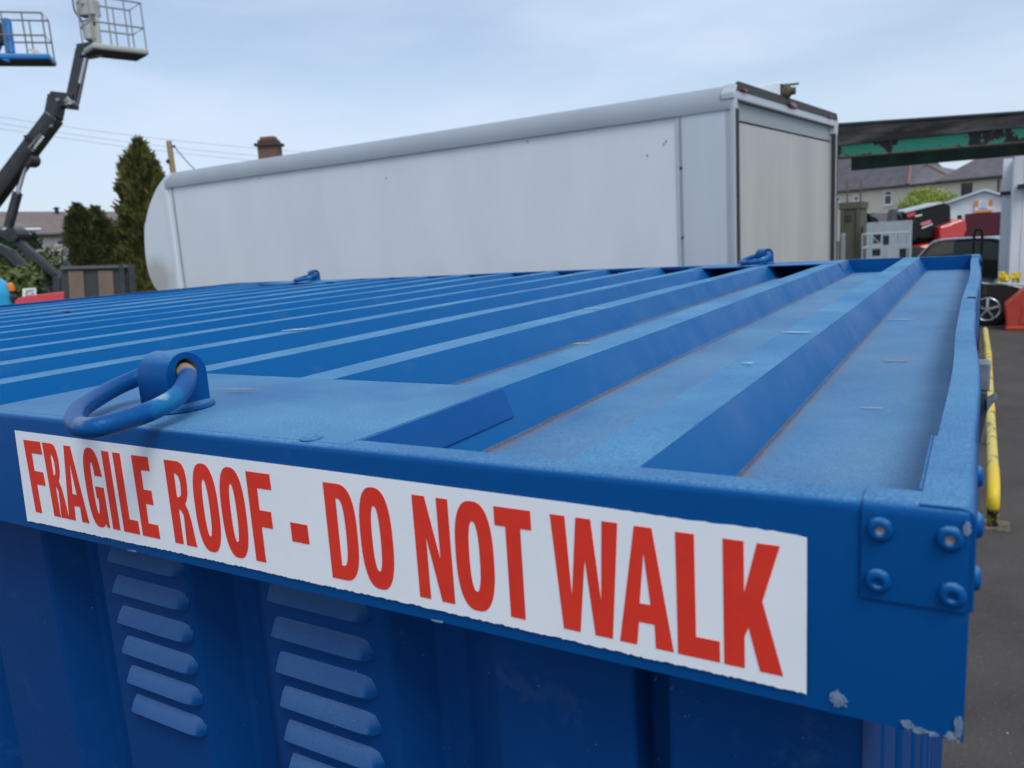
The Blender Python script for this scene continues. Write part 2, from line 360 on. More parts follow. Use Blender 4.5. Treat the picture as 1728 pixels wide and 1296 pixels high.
def ring_paint():
    mt = ring_mat; n = mt.node_tree.nodes; l = mt.node_tree.links; b = n['Principled BSDF']
    g = n.new('ShaderNodeTexCoord'); pos = g.outputs['Object']
    z = n.new('ShaderNodeTexNoise'); z.inputs['Scale'].default_value = 55; z.inputs['Detail'].default_value = 9; z.inputs['Roughness'].default_value = .7; l.new(pos, z.inputs['Vector'])
    def spot(c, r, col, prev, amt):
        d = n.new('ShaderNodeVectorMath'); d.operation = 'DISTANCE'; l.new(pos, d.inputs[0]); d.inputs[1].default_value = c
        a = n.new('ShaderNodeMath'); a.operation = 'MULTIPLY_ADD'; l.new(z.outputs['Fac'], a.inputs[0]); a.inputs[1].default_value = r * 1.6; l.new(d.outputs['Value'], a.inputs[2])
        mr = n.new('ShaderNodeMapRange'); l.new(a.outputs[0], mr.inputs['Value']); mr.inputs['From Min'].default_value = r * 1.75; mr.inputs['From Max'].default_value = r * 1.35; mr.inputs['To Min'].default_value = 0; mr.inputs['To Max'].default_value = amt
        x = n.new('ShaderNodeMixRGB'); l.new(mr.outputs[0], x.inputs['Fac']); x.inputs['Color2'].default_value = (*col, 1)
        if isinstance(prev, tuple): x.inputs['Color1'].default_value = (*prev, 1)
        else: l.new(prev, x.inputs['Color1'])
        return x.outputs[0]
    o = Vector((-.62, .062, Z)); P = lambda x, y, zz: tuple(Vector((x, y, Z + zz)) - o)
    c = spot(P(-.562, .008, .02), .024, (.012, .16, .36), (.002, .065, .24), .7)
    c = spot(P(-.562, .004, .026), .009, (.36, .45, .46), c, .7)
    c = spot(P(-.600, .060, .034), .018, (.36, .25, .16), c, .9)
    c = spot(P(-.575, -.049, .018), .011, (.20, .24, .28), c, .6)
    c = spot(P(-.674, -.003, .020), .006, (.30, .31, .30), c, .9)
    c = spot(P(-.690, .035, .024), .006, (.45, .55, .62), c, .9)
    l.new(c, b.inputs['Base Color'])
ring_paint()
hole_mat = mat('worn hole', (.10, .055, .03), .6, col2=(.3, .24, .18), nscale=150, namt=.6)
def lifting_eye(dx, yc, flip=1, turn=0):
    outer, hole, L = lug_mesh()
    o0 = Vector((-.62 + dx, yc, Z))
    mb = MB(); n_ = 1
    lug = filled('lifting_eye', [outer, hole], P_rail_shaded, L, box, bevel=.0012, to3=lambda a, b, c: Vector((-.6205 + dx + c, yc + a, Z + .0045 + b)))
    lug.location = o0 - parent_loc(box)
    for v in lug.data.vertices: v.co -= o0 - parent_loc(box)
    lug.data.materials.append(hole_mat)
    for p in lug.data.polygons:
        q = p.center; 
        if math.hypot(q.y, q.z - .0355) < .0135 and abs(p.normal.x) < .5: p.material_index = 1
    lug['label'] = 'arched lug with a round hole'
    MB().lathe((-.6215 + dx, yc, Z + .002), (0, 0, 1), [(0, .0335), (.0028, .0325), (.005, .029)], 36).build('weld_collar', P_rail_shaded, lug, smooth='auto')
    pts = [Vector((x + dx, yc + (y - .062) * flip, Z + .0015 + z)) for x, y, z in ringpts]
    rg = MB().tube(spline(pts, 6), .0080, 16, closed=True).build('ring', ring_mat, lug, smooth=True, origin=o0)
    lug.rotation_euler.z = R(turn)
lifting_eye(0, .062)
# the far eyes lie the same way: the ring flopped towards the camera side
lifting_eye(0, LY - .095, turn=-38)
lifting_eye(-2.035, LY - .095, turn=-20)
lifting_eye(-2.035, .062)
# small dome rivets and slots in the flanges
for x, y in ((-.408, .0125), (-1.30, .0125), (-2.2, .0125)):
    MB().lathe((x, y, Z), (0, 0, 1), [(0, .0085), (.0015, .0085), (.0032, .006), (.0036, .001)]).build('rivet', P_rail_shaded, front, smooth='auto')
dark = mat('shadow gap', (.01, .012, .016), .8)
for y in (1.02, 1.62):
    MB().bx(-.0155, -.0045, y, y + .02, Z - .001, Z + .0010).build('slot', dark, box)
# front wall: flats, grooves and louvres
def wall_profile(length, first=.048):
    """(distance from the right corner, depth) polyline of a corrugated wall"""
    p = [(first, 0), (.162, 0), (.164, .030), (.183, .030), (.185, 0)]
    right_ = .185; left = .290; k = 0
    while True:
        nl = left + .235 * k
        if nl > length - .25: break
        p += [(nl, 0), (nl + .050, .036), (nl + .076, .036), (nl + .099, 0)]
        k += 1
    return p + [(length - first, 0)]
wp = wall_profile(LX)
zt, zb = Z - .046, .12
def wall(mapf, wp, name='wall_panel'):
    mb = MB(); a = [mb.bm.verts.new(mapf(s, d, zt)) for s, d in wp]; b = [mb.bm.verts.new(mapf(s, d, zb)) for s, d in wp]
    for i in range(len(wp) - 1): mb.bm.faces.new((a[i], a[i + 1], b[i + 1], b[i]))
    o = mb.build(name, P_wall, box, bevel=.004, seg=3, smooth=True)
    return o
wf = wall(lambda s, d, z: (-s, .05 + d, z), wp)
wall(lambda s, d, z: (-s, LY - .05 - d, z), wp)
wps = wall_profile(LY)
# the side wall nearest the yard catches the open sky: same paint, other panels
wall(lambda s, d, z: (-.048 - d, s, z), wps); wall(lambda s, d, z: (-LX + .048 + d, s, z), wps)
MB().bx(-LX + .06, -.06, .06, LY - .06, .06, .12).build('base_frame', P_rail_shaded, box)
def louvre(x0, x1, z):
    """pressed hood open at the bottom: sloping top, rounded right end"""
    mb = MB(); h = .0168; pr = .0098; yw = .0502; n = 22; vr = []
    for i in range(n + 1):
        t = i / n; x = lerp(x0, x1, t); k = 1 if t < .84 else max(0, 1 - ((t - .84) / .16) ** 2.2) ** .5; k = max(k, .05)
        if t < .001: k = .9
        vr.append([mb.bm.verts.new((x, yw, z + h * (.62 + .38 * k))), mb.bm.verts.new((x, yw - pr * .45 * k, z + h * .74 * (.5 + .5 * k))), mb.bm.verts.new((x, yw - pr * k, z + h * .12)), mb.bm.verts.new((x, yw - pr * k * .9, z)), mb.bm.verts.new((x, yw, z + .001))])
    for A, B in zip(vr, vr[1:]):
        for j in range(4): mb.bm.faces.new((A[j], A[j + 1], B[j + 1], B[j]))
    mb.bm.faces.new(vr[0]); mb.bm.faces.new(vr[-1][::-1])
    return mb
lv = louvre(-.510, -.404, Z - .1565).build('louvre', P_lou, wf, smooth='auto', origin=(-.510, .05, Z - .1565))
for i, x in enumerate((-.510, -.732)):
    for k in range(8 if i == 0 else 6):
        if i == 0 and k == 0: continue
        shift(lv, (x + .510, 0, -.0325 * k))
lv.data.polygons[0].use_smooth = True
# warning sticker
def jag(a, b, n, amp):
    r = []
    for i in range(n):
        t = i / n; x = lerp(a[0], b[0], t); z = lerp(a[1], b[1], t) + random.uniform(-amp, amp) * (1 if i else 0) + amp * .3 * math.sin(t * 9 + 1); r.append((x, z))
    return r
w_mat = mat('white vinyl', (.88, .91, .94), .28, col2=(.82, .86, .90), nscale=25, namt=.5)
r_mat = mat('red lettering', (.80, .045, .024), .32, col2=(.70, .036, .02), nscale=30, namt=.6)
st = [(-.7735, -.0150)] + [(-.60, -.0158), (-.40, -.0165), (-.20, -.0178)] + jag((-.17, -.0183), (-.0705, -.0195), 26, .00035) + [(-.0695, -.0205), (-.0692, -.104)] + jag((-.0705, -.1038), (-.30, -.1028), 150, .0005) + jag((-.30, -.1028), (-.55, -.1030), 150, .0005) + jag((-.55, -.1030), (-.7785, -.1044), 150, .0005) + [(-.7795, -.1046)]
fy = lambda x: 0.
sticker = filled('warning_sticker', [st], w_mat, .0005, box, to3=lambda a, b, c: Vector((a, fy(a) - .0011 + c, Z + b)))
sticker['label'] = 'white strip with red capitals FRAGILE ROOF - DO NOT WALK'
HL = .0702; S = .0102; T = .175
def sup(cx, cy, rx, ry, a0, a1, n, e=2.6):
    r = []
    for i in range(n + 1):
        a = R(a0 + (a1 - a0) * i / n); c, s_ = math.cos(a), math.sin(a)
        r.append((cx + rx * math.copysign(abs(c) ** (2 / e), c), cy + ry * math.copysign(abs(s_) ** (2 / e), s_)))
    return r
def glyph(ch, w):
    s = S / w; t = T * .98
    if ch == '-': return [[(0, 0), (1, 0), (1, 1), (0, 1)]]
    if ch == 'I': return [[(0, 0), (1, 0), (1, 1), (0, 1)]]
    if ch == 'F': return [[(0, 0), (s, 0), (s, .40), (.88, .40), (.88, .585), (s, .585), (s, 1 - t), (1, 1 - t), (1, 1), (0, 1)]]
    if ch == 'E': return [[(0, 0), (1, 0), (1, t), (s, t), (s, .415), (.9, .415), (.9, .59), (s, .59), (s, 1 - t), (.97, 1 - t), (.97, 1), (0, 1)]]
    if ch == 'L': return [[(0, 0), (1, 0), (1, t), (s, t), (s, 1), (0, 1)]]
    if ch == 'T': q = (1 - s) / 2; return [[(q, 0), (q + s, 0), (q + s, 1 - t), (1, 1 - t), (1, 1), (0, 1), (0, 1 - t), (q, 1 - t)]]
    if ch == 'O': return [sup(.5, .5, .5, .515, 0, 354, 48), sup(.5, .5, .5 - s, .33, 0, 350, 36, 2.4)]
    if ch == 'D': return [[(0, 0), (.42, 0)] + sup(.42, .5, .58, .5, -85, 85, 26, 2.8) + [(.42, 1), (0, 1)], [(s, .15), (.42, .15)] + sup(.42, .5, .58 - s, .35, -80, 80, 20, 2.8) + [(.42, .85), (s, .85)]]
    if ch == 'R': return [[(0, 0), (s, 0), (s, .42), (.50, .42), (.62, .36), (1 - s - .02, 0), (1.06, 0), (.96, .30), (.88, .42), (.76, .50), (.86, .55), (.95, .63), (.98, .72), (.98, .82), (.94, .91), (.84, .975), (.66, 1), (0, 1)],
                         [(s, .57), (s, .85), (.50, .85), (.62, .82), (.66, .76), (.66, .68), (.62, .60), (.50, .57)]]
    if ch == 'A': return [[(0, 0), (s * 1.0, 0), (s * 1.0 + .05, .20), (.665, .20), (1 - s * 1.0, 0), (1, 0), (.66, 1), (.34, 1)], [(.40, .36), (.60, .36), (.50, .80)]]
    if ch == 'G': return [[(1 - .01, .66)] + sup(.5, .5, .5, .515, 12, 300, 44) + [(.80, .06), (.87, .0), (1, 0), (1, .52), (.52, .52), (.52, .37), (1 - s, .37), (1 - s, .28)] + sup(.5, .5, .5 - s, .335, -25, -348, 36, 2.4)[2:-1] + [(1 - s, .66)]]
    if ch == 'N': q = s * .86; return [[(0, 0), (q, 0), (q, .62), (1 - q * 1.12, 0), (1, 0), (1, 1), (1 - q, 1), (1 - q, .40), (q * 1.12, 1), (0, 1)]]
    if ch == 'W': return [[(.13, 0), (.385, 0), (.50, .66), (.615, 0), (.87, 0), (1, 1), (.775, 1), (.72, .30), (.61, 1), (.39, 1), (.28, .30), (.225, 1), (0, 1)]]
    if ch == 'K': return [[(0, 0), (s * 1.05, 0), (s * 1.05, .25), (s * 1.05 + .07, .335), (1 - s * 1.12, 0), (1.0, 0), (.66, .555), (.95, 1), (.95 - s * 1.1, 1), (s * 1.05, .60), (s * 1.05, 1), (0, 1)]]
LET = [('F', -.761, -.7335), ('R', -.7305, -.7085), ('A', -.7072, -.6765), ('G', -.672, -.6462), ('I', -.6415, -.6315), ('L', -.6260, -.6045), ('E', -.6005, -.5780), ('R', -.5585, -.5335), ('O', -.5275, -.5000), ('O', -.4965, -.4695),
       ('F', -.4645, -.4395), ('-', -.4238, -.4070), ('D', -.3877, -.3605), ('O', -.3578, -.3300), ('N', -.3110, -.2832), ('O', -.2797, -.2515), ('T', -.2493, -.2240), ('W', -.2110, -.1690), ('A', -.1700, -.1385), ('L', -.1360, -.1130), ('K', -.1107, -.0806)]
for ch, x0, x1 in LET:
    zb_ = lerp(-.0932, -.0968, (x0 + .76) / .68); w = x1 - x0; hh = HL
    if ch == '-': zb_ += .0215; hh = .0145
    filled('letter', [[(x0 + a * w, zb_ + b * hh) for a, b in lp] for lp in glyph(ch, w)], r_mat, .0003, sticker, to3=lambda a, b, c: Vector((a, fy(a) - .0015 + c, Z + b)))
flake(rough_blob(-.0545, -.1035, .0038, .0042))
for cx_, cz_, rx_, rz_ in ((-.0235, -.1085, .0024, .0022), (-.0185, -.1100, .0030, .0013), (-.0125, -.1105, .0022, .0010), (-.0022, -.1040, .0016, .0070), (-.0050, -.1095, .0030, .0018), (-.30, -.1112, .004, .0006), (-.62, -.1112, .006, .0006)):
    flake(rough_blob(cx_, cz_, rx_, rz_, 16, .45))
flake(rough_blob(-.0022, -.006, .0014, .0030), y=-.0033)

# scuffs on the roof sheet
scuff = mat('pale scratch', (.32, .44, .54), .6, col2=(.5, .55, .58), nscale=300, namt=.8); rustm = mat('rusty scrape', (.34, .27, .20), .8, col2=(.4, .38, .33), nscale=200, namt=.7)
def scrape(x, y, z, L, w, ang, m_=scuff):
    c = Vector((x, y, Z + z)); d = Vector((math.cos(ang), math.sin(ang), 0)); e = Vector((-d.y, d.x, 0)); n = 9
    up_ = [c + d * (L * (i / n - .5)) + e * (w * math.sin(math.pi * i / n) * random.uniform(.2, 1)) for i in range(n + 1)]
    lo_ = [c + d * (L * (i / n - .5)) - e * (w * math.sin(math.pi * i / n) * random.uniform(.2, 1)) for i in range(n - 1, 0, -1)]
    return up_ + lo_
def scrapes(lst, m_, name, par):
    for a in lst: MB().prism(scrape(*a), (0, 0, .0009)).build(name, m_, par)
def onroof(px, py, dz): v = PZ(px, py, Z + dz); return v.x, v.y
for px, py, dz, L, w, ang, m_ in ((1345, 562, 0, .035, .004, .1, scuff), (1510, 610, -.041, .030, .004, .1, rustm), (1520, 540, -.041, .04, .003, 0, scuff), (1262, 614, 0, .012, .003, .2, scuff), (1470, 690, -.041, .02, .0012, .1, scuff),
                                  (500, 557, 0, .05, .014, .7, scuff), (980, 581, 0, .022, .006, .4, rustm), (1003, 521, 0, .04, .005, .2, scuff), (108, 524, 0, .07, .012, .6, rustm)):
    x, y = onroof(px, py, dz); MB().prism([p for p in scrape(x, y, dz + .0008, L, w, ang)], (0, 0, .0008)).build('scratch', m_, roof)
x, y = onroof(395, 657, .0045); MB().prism(scrape(x + .004, y, .0047, .055, .0022, .25), (0, 0, .0006)).build('scratch', rustm, plateN)

# ------------------------------------------------------------------ box van
white_p = mat('white van panel', (.72, .755, .79), .35, col2=(.63, .67, .71), nscale=1.6, namt=.6, coat=.2, stretch=(1, 1, .35))
grey_alu = mat('satin aluminium', (.46, .50, .53), .35, metal=.25, col2=(.40, .44, .47), nscale=2, namt=.5, stretch=(1, 1, .1))
seal = mat('black rubber', (.03, .03, .032), .6)
door_m = mat('stained cream door', (.45, .45, .425), .5, col2=(.32, .325, .31), nscale=2.2, namt=.55, stretch=(1, 1, .22))
header_m = mat('grey door header', (.27, .31, .33), .5)
red_lens = mat('red lens', (.16, .012, .02), .3)
tyre = mat('tyre', (.02, .02, .02), .85); rim_m = mat('wheel silver', (.5, .51, .52), .35, metal=.7)
A2 = Vector((-1.569, 5.533)); B2 = Vector((-1.277, 8.24)); C2 = Vector((-8.06, 5.71)); HT = 3.105
van = empty('box_van', ((A2.x + C2.x) / 2, 6.9, 0), 'long white box van with a grey roof edge and a cream roller shutter', 'van')
dS = (C2 - A2); LS = dS.length; dS.normalize(); dR = (B2 - A2); WR = dR.length; dR.normalize()
def V(s, r, z): q = A2 + dS * s + dR * r; return Vector((q.x, q.y, z))     # s along the side to the nose, r across
rad = .16; zside = HT - .165
# long side panel and corner panel (a few mm proud of each other)
MB().prism([V(.40, .0, .95), V(LS - .04, .0, .95), V(LS - .04, .0, zside), V(.40, .0, zside)], dR.to_3d() * .05).build('side_panel', white_p, van)
MB().prism([V(.0, -.012, .95), V(.405, -.012, .95), V(.405, -.012, zside + .0), V(.0, -.012, zside + .0)], dR.to_3d() * .06).build('rear_side_panel', mat('pale ribbed aluminium', (.56, .62, .66), .35, metal=.1, col2=(.48, .53, .57), nscale=3, namt=.6, stretch=(1, 1, .06)), van)
for z in (1.55, 2.04, 2.55):
    q = V(.375, -.013, z); MB().lathe(q, (-dR.x, -dR.y, 0) if False else (0, -1, 0), [(0, .012), (.006, .010), (.008, .003)], 10).build('bolt', seal, van)
MB().prism([V(.365, -.016, .95), V(.385, -.016, .95), V(.385, -.016, zside), V(.365, -.016, zside)], dR.to_3d() * .005).build('panel_seam', header_m, van)
MB().prism([V(0, WR, .95), V(LS, WR, .95), V(LS, WR, zside), V(0, WR, zside)], dR.to_3d() * -.05).build('side_panel', white_p, van)
# curved roof edges and roof
edge_m = mat('grey roof moulding', (.29, .33, .37), .4, col2=(.24, .27, .30), nscale=2, namt=.5)
def roofedge(r0, sgn):
    pr = [V(0, r0 - sgn * .022, zside - .018)] + [V(0, r0 + sgn * (rad - rad * math.cos(a) - .022), zside - .0 + (HT - zside) * math.sin(a)) for a in (R(q) for q in range(0, 91, 10))] + [V(0, r0 + sgn * rad, zside - .018)]
    return MB().prism(pr, dS.to_3d() * (LS)).build('roof_edge', edge_m, van, smooth='auto')
roofedge(0, 1); roofedge(WR, -1)
MB().prism([V(0, .13, HT - .02), V(LS, .13, HT - .02), V(LS, WR - .13, HT - .02), V(0, WR - .13, HT - .02)], (0, 0, .012)).build('roof', white_p, van)
# rear portal frame
def rear(r0, r1, z0, z1, proud=.0, th=.05): return [V(-proud, r0, z0), V(-proud, r1, z0), V(-proud, r1, z1), V(-proud, r0, z1)], dS.to_3d() * (th + proud)
for r0, r1 in ((-.012, .05), (WR - .10, WR + .012)): MB().prism(*rear(r0, r1, .95, HT - .10, .03)).build('rear_post', grey_alu, van, bevel=.01)
MB().prism([V(-.03, -.012, HT - .10), V(-.03, WR + .012, HT - .10), V(-.03, WR + .012, HT - .14), V(-.03, WR * .96, HT + .01), V(-.03, .10, HT + .01), V(-.03, .03, HT - .03)] if False else
           [V(-.03, -.02, HT - .115), V(-.03, WR + .02, HT - .115), V(-.03, WR + .02, HT - .07), V(-.03, WR - .06, HT), V(-.03, .06, HT), V(-.03, -.02, HT - .07)], dS.to_3d() * .10).build('rear_header', grey_alu, van, bevel=.008)
MB().prism([V(-.035, .02, HT - .055), V(-.035, WR - .02, HT - .055), V(-.035, WR - .06, HT + .008), V(-.035, .06, HT + .008)], dS.to_3d() * .02).build('light_recess', seal, van)
for r, hw in ((.17, .075), (1.30, .14), (2.42, .07)):
    MB().lathe(V(-.035, r, HT - .045), (-dS.x, -dS.y, 0), [(0, hw), (.006, hw), (.012, hw * .8), (.014, hw * .3)], 14).build('marker_light', red_lens, van, smooth='auto').scale = (1, 1, .35) if False else (1, 1, 1)
for o in [c for c in van.children if c.name.startswith('marker_light')]:
    zc = sum(v.co.z for v in o.data.vertices) / len(o.data.vertices)
    for v in o.data.vertices: v.co.z = zc + (v.co.z - zc) * (.17 if 'marker' in o.name and len(o.data.vertices) and max(q.co.length for q in o.data.vertices) > 0 else .3)
for r in (.008, .028, .048, WR - .098, WR - .014): MB().prism(*rear(r - .008, r + .008, .95, HT - .18, .036, .0)).build('door_seal', seal, van)
MB().prism(*rear(.05, WR - .10, 2.86, HT - .12, -.01, .04)).build('door_header', header_m, van)
sh = MB(); z = 1.0
sh.prism(*rear(.05, WR - .10, 1.0, 2.85, -.02, .03))
sh.build('roller_shutter', door_m, van)
# reversing camera box on the roof
cb = PT(1318, 163, 6.6)
rc = MB().prism([V(.75, 1.06, HT - .01), V(.0, 1.06, HT - .01), V(.0, 1.06, HT + .125), V(.45, 1.06, HT + .125)], dR.to_3d() * .24).build('camera_housing', white_p, van, bevel=.01)
MB().prism([V(.0, 1.08, HT + .0), V(-.012, 1.08, HT + .0), V(-.012, 1.08, HT + .11), V(.0, 1.08, HT + .11)], dR.to_3d() * .2).build('housing_mouth', seal, rc)
brass = mat('rusty bracket', (.12, .085, .05), .6, col2=(.03, .03, .03), nscale=30, namt=.8)
MB().lathe(V(.0, 1.14, HT + .05), (-dS.x, -dS.y, 0), [(0, .055), (.05, .055), (.07, .03), (.10, .03)], 14).beam(V(.0, 1.10, HT + .10), V(-.09, 1.24, HT + .115), .03, .015).beam(V(-.01, 1.12, HT - .04), V(-.03, 1.12, HT + .03), .03, .03).build('camera_bracket', brass, rc)
# rounded nose
npx = ((275.6, 294.5), (260.5, 313), (246.5, 341), (237.8, 371), (235.7, 403.7), (237.8, 436), (243, 462), (254, 484.7))
npf = [PY(x, y, 5.71) for x, y in npx]
npts = [Vector((-8.02, 5.72, HT))] + [Vector((p.x, 5.72, p.z)) for p in npf] + [Vector((-8.45, 5.72, 1.72)), Vector((-8.30, 5.72, 1.66)), Vector((-8.02, 5.72, 1.66))]
sp_ = spline(npts[:-2], 4, closed=False) + npts[-2:]
mbn = MB(); secs = []
for r, k in ((-.01, .86), (.05, .95), (.16, 1.0), (WR - .16, 1.0), (WR - .05, .95), (WR + .01, .86)):
    secs.append([mbn.bm.verts.new(Vector((-8.02, 5.72, 0)) + Vector(((p.x + 8.02) * k, 0, p.z - (1 - k) * .25 * (1 if p.z > 2.6 else 0))) + dR.to_3d() * r) for p in sp_])
for Aq, Bq in zip(secs, secs[1:]):
    for j in range(len(sp_)): mbn.bm.faces.new((Aq[j], Aq[(j + 1) % len(sp_)], Bq[(j + 1) % len(sp_)], Bq[j]))
mbn.bm.faces.new(secs[0]); mbn.bm.faces.new(secs[-1][::-1])
nose_m = mat('white nose', (.66, .71, .75), .3, col2=(.30, .29, .27), nscale=1.6, namt=.25, coat=.3, lo=.55, hi=.8)
def grime(mt, centre, rad, col, amt):
    n = mt.node_tree.nodes; l = mt.node_tree.links; b = n['Principled BSDF']; g = n.new('ShaderNodeNewGeometry')
    z = n.new('ShaderNodeTexNoise'); z.inputs['Scale'].default_value = 5; z.inputs['Detail'].default_value = 8; l.new(g.outputs['Position'], z.inputs['Vector'])
    d = n.new('ShaderNodeVectorMath'); d.operation = 'DISTANCE'; l.new(g.outputs['Position'], d.inputs[0]); d.inputs[1].default_value = centre
    a = n.new('ShaderNodeMath'); a.operation = 'MULTIPLY_ADD'; l.new(z.outputs['Fac'], a.inputs[0]); a.inputs[1].default_value = rad * .8; l.new(d.outputs['Value'], a.inputs[2])
    q = n.new('ShaderNodeMapRange'); l.new(a.outputs[0], q.inputs['Value']); q.inputs['From Min'].default_value = rad * 1.5; q.inputs['From Max'].default_value = rad * .8; q.inputs['To Max'].default_value = amt
    x = n.new('ShaderNodeMixRGB'); l.new(q.outputs[0], x.inputs['Fac']); l.new(b.inputs['Base Color'].links[0].from_socket, x.inputs['Color1']); x.inputs['Color2'].default_value = (*col, 1); l.new(x.outputs[0], b.inputs['Base Color'])
gp = PY(268, 472, 5.71); grime(nose_m, tuple(gp), .33, (.38, .35, .31), .75)
mbn.build('nose', nose_m, van, smooth='auto')
for px, py in ((1122, 238), (1118, 243), (884, 238), (1090, 262), (420, 300), (640, 300)):
    w_ = PY(px, py, 5.52); MB().box((w_.x, A2.y + (C2.y - A2.y) * (A2.x - w_.x) / (A2.x - C2.x) - .001, w_.z), (.012, .003, .018)).build('scuff', header_m, van)
MB().prism([V(LS - .03, -.015, 1.0), V(LS + .04, -.015, 1.0), V(LS + .04, -.015, zside), V(LS - .03, -.015, zside)], dR.to_3d() * .03).build('front_seam', white_p, van, bevel=.01)
MB().prism([V(LS - .115, -.008, 1.0), V(LS - .095, -.008, 1.0), V(LS - .095, -.008, zside), V(LS - .115, -.008, zside)], dR.to_3d() * .02).build('front_seam', header_m, van)
MB().prism([V(0.05, .3, .75), V(LS + 1.3, .3, .75), V(LS + 1.3, .3, .95), V(0.05, .3, .95)], dR.to_3d() * (WR - .6)).build('chassis', seal, van)
MB().prism([V(LS + .06, .15, .5), V(LS + 1.7, .15, .5), V(LS + 1.75, .15, 1.1), V(LS + 1.2, .15, 1.25), V(LS + .75, .15, 1.64), V(LS + .06, .15, 1.64)], dR.to_3d() * (WR - .3)).build('cab', white_p, van, bevel=.06)
for s, r in ((1.3, .18), (1.3, WR - .18), (LS + .9, .18), (LS + .9, WR - .18)):
    o = MB().lathe(V(s, r - .12, .38), (dR.x, dR.y, 0), [(0, .30), (.02, .36), (.06, .38), (.18, .38), (.22, .36), (.24, .30)], 28).build('wheel', tyre, van, smooth='auto')
    MB().lathe(V(s, r - .125, .38), (dR.x, dR.y, 0), [(0, .22), (.03, .18), (.245, .18), (.25, .22)], 20).build('rim', rim_m, o)

# ------------------------------------------------------------------ foliage
def leaf_mat(name, c1, c2): 
    mt = mat(name, c1, .7, col2=c2, nscale=3.2, namt=1., lo=.35, hi=.68, spec=.25)
    return mt
def conifer(name, base, h, rbase, label, mt, n=9000, lean=0, seed=1, lobes=9, top=.12, group='conifers beyond the van'):
    rnd = random.Random(seed); o = empty(name, base, label, 'tree', group); base = Vector(base)
    MB().tube([base, base + Vector((0, 0, h * .5)), base + Vector((lean * h * .8, 0, h * .9))], [rbase * .12, rbase * .08, .02], 8).build('trunk', bark, o)
    def rad_at(t): return rbase * (top + (1 - top) * (1 - t) ** .75) * (1 - max(0, .12 - t) * 3) * min(1, (1 - t) * 9 + .15)
    verts, faces = [], []
    for i in range(n):
        t = rnd.random() ** .9; a = rnd.uniform(0, 2 * math.pi)
        bumpy = 1 + .17 * math.sin(a * 3 + t * 14 + seed) + .13 * math.sin(a * 7 - t * 31) + .10 * math.sin(t * 57 + a * 2)
        rr = rad_at(t) * bumpy * (rnd.uniform(.72, 1.02) if rnd.random() < .85 else rnd.uniform(.3, 1.12))
        p = base + Vector((math.cos(a) * rr + lean * h * t, math.sin(a) * rr, h * t))
        s_ = h * rnd.uniform(.005, .013) * (1 if rnd.random() < .95 else 2.0)
        d = Vector((math.cos(a) * .5 + rnd.uniform(-.4, .4), math.sin(a) * .5 + rnd.uniform(-.4, .4), rnd.uniform(.3, 1.1))).normalized()
        e = d.cross(Vector((rnd.uniform(-1, 1), rnd.uniform(-1, 1), rnd.uniform(-1, 1)))).normalized()
        k = len(verts); verts += [p - e * s_ * .35, p + e * s_ * .35, p + d * s_ * 2 + e * s_ * .1, p + d * s_ * 1.4 - e * s_ * .3]; faces.append((k, k + 1, k + 2, k + 3))
    # inner mass keeps the crown opaque
    m = 14; q = 18; kk = len(verts)
    for i in range(m + 1):
        t = i / m
        for j in range(q): a = 2 * math.pi * j / q; rr = rad_at(t) * .78 * (1 + .17 * math.sin(a * 3 + t * 14 + seed)); verts.append(base + Vector((math.cos(a) * rr + lean * h * t, math.sin(a) * rr, h * t * .96)))
    for i in range(m):
        for j in range(q): faces.append((kk + i * q + j, kk + i * q + (j + 1) % q, kk + (i + 1) * q + (j + 1) % q, kk + (i + 1) * q + j))
    me = bpy.data.meshes.new('crown'); me.from_pydata([v - base for v in verts], [], faces); me.materials.append(mt)
    c = bpy.data.objects.new('crown', me); COL.objects.link(c); c.parent = o
    return o
def bushy(name, base, h, blobs, label, mt, n=6000, seed=3, cat='tree', group=None, leaf=.06, trunk=True, flowers=None, core=True):
    """blobs: (centre, radii)"""
    rnd = random.Random(seed); base = Vector(base); o = empty(name, base, label, cat, group)
    if trunk:
        mb = MB()
        for c, r in blobs[:5]: mb.tube([base, base.lerp(Vector(c), .5) + Vector((0, 0, .1)), Vector(c)], [h * .03, h * .018, h * .006], 7)
        mb.build('trunk', bark, o)
    def cards(num, mtx, nm, s0, s1, shell):
        verts, faces = [], []
        for i in range(num):
            c, r = rnd.choice(blobs); c = Vector(c)
            d = Vector((rnd.gauss(0, 1), rnd.gauss(0, 1), rnd.gauss(0, 1))).normalized(); k = rnd.uniform(shell, 1.08)
            k *= 1 + .18 * math.sin(d.x * 7 + d.z * 9 + seed) + .1 * math.sin(d.y * 17)
            p = c + Vector((d.x * r[0], d.y * r[1], d.z * r[2])) * k
            s_ = rnd.uniform(s0, s1); u = Vector((rnd.gauss(0, 1), rnd.gauss(0, 1), rnd.gauss(0, 1))).normalized(); v = u.cross(d).normalized()
            q = len(verts); verts += [p - u * s_, p + v * s_ * .6, p + u * s_, p - v * s_ * .6]; faces.append((q, q + 1, q + 2, q + 3))
        me = bpy.data.meshes.new(nm); me.from_pydata([w - base for w in verts], [], faces); me.materials.append(mtx)
        c = bpy.data.objects.new(nm, me); COL.objects.link(c); c.parent = o
    cards(n, mt, 'crown', leaf * .6, leaf * 1.5, .55 if core else .2)
    if flowers: cards(flowers[1], flowers[0], 'blossom', leaf * .5, leaf * 1.1, .85)
    return o
bark = mat('bark', (.10, .075, .05), .9, col2=(.06, .045, .03), nscale=12, bump=.5)
con_m = leaf_mat('conifer foliage', (.075, .085, .024), (.18, .175, .05))
con_m2 = leaf_mat('dark conifer foliage', (.048, .060, .020), (.12, .125, .04))
lime = leaf_mat('fresh spring leaves', (.20, .26, .03), (.30, .36, .06))
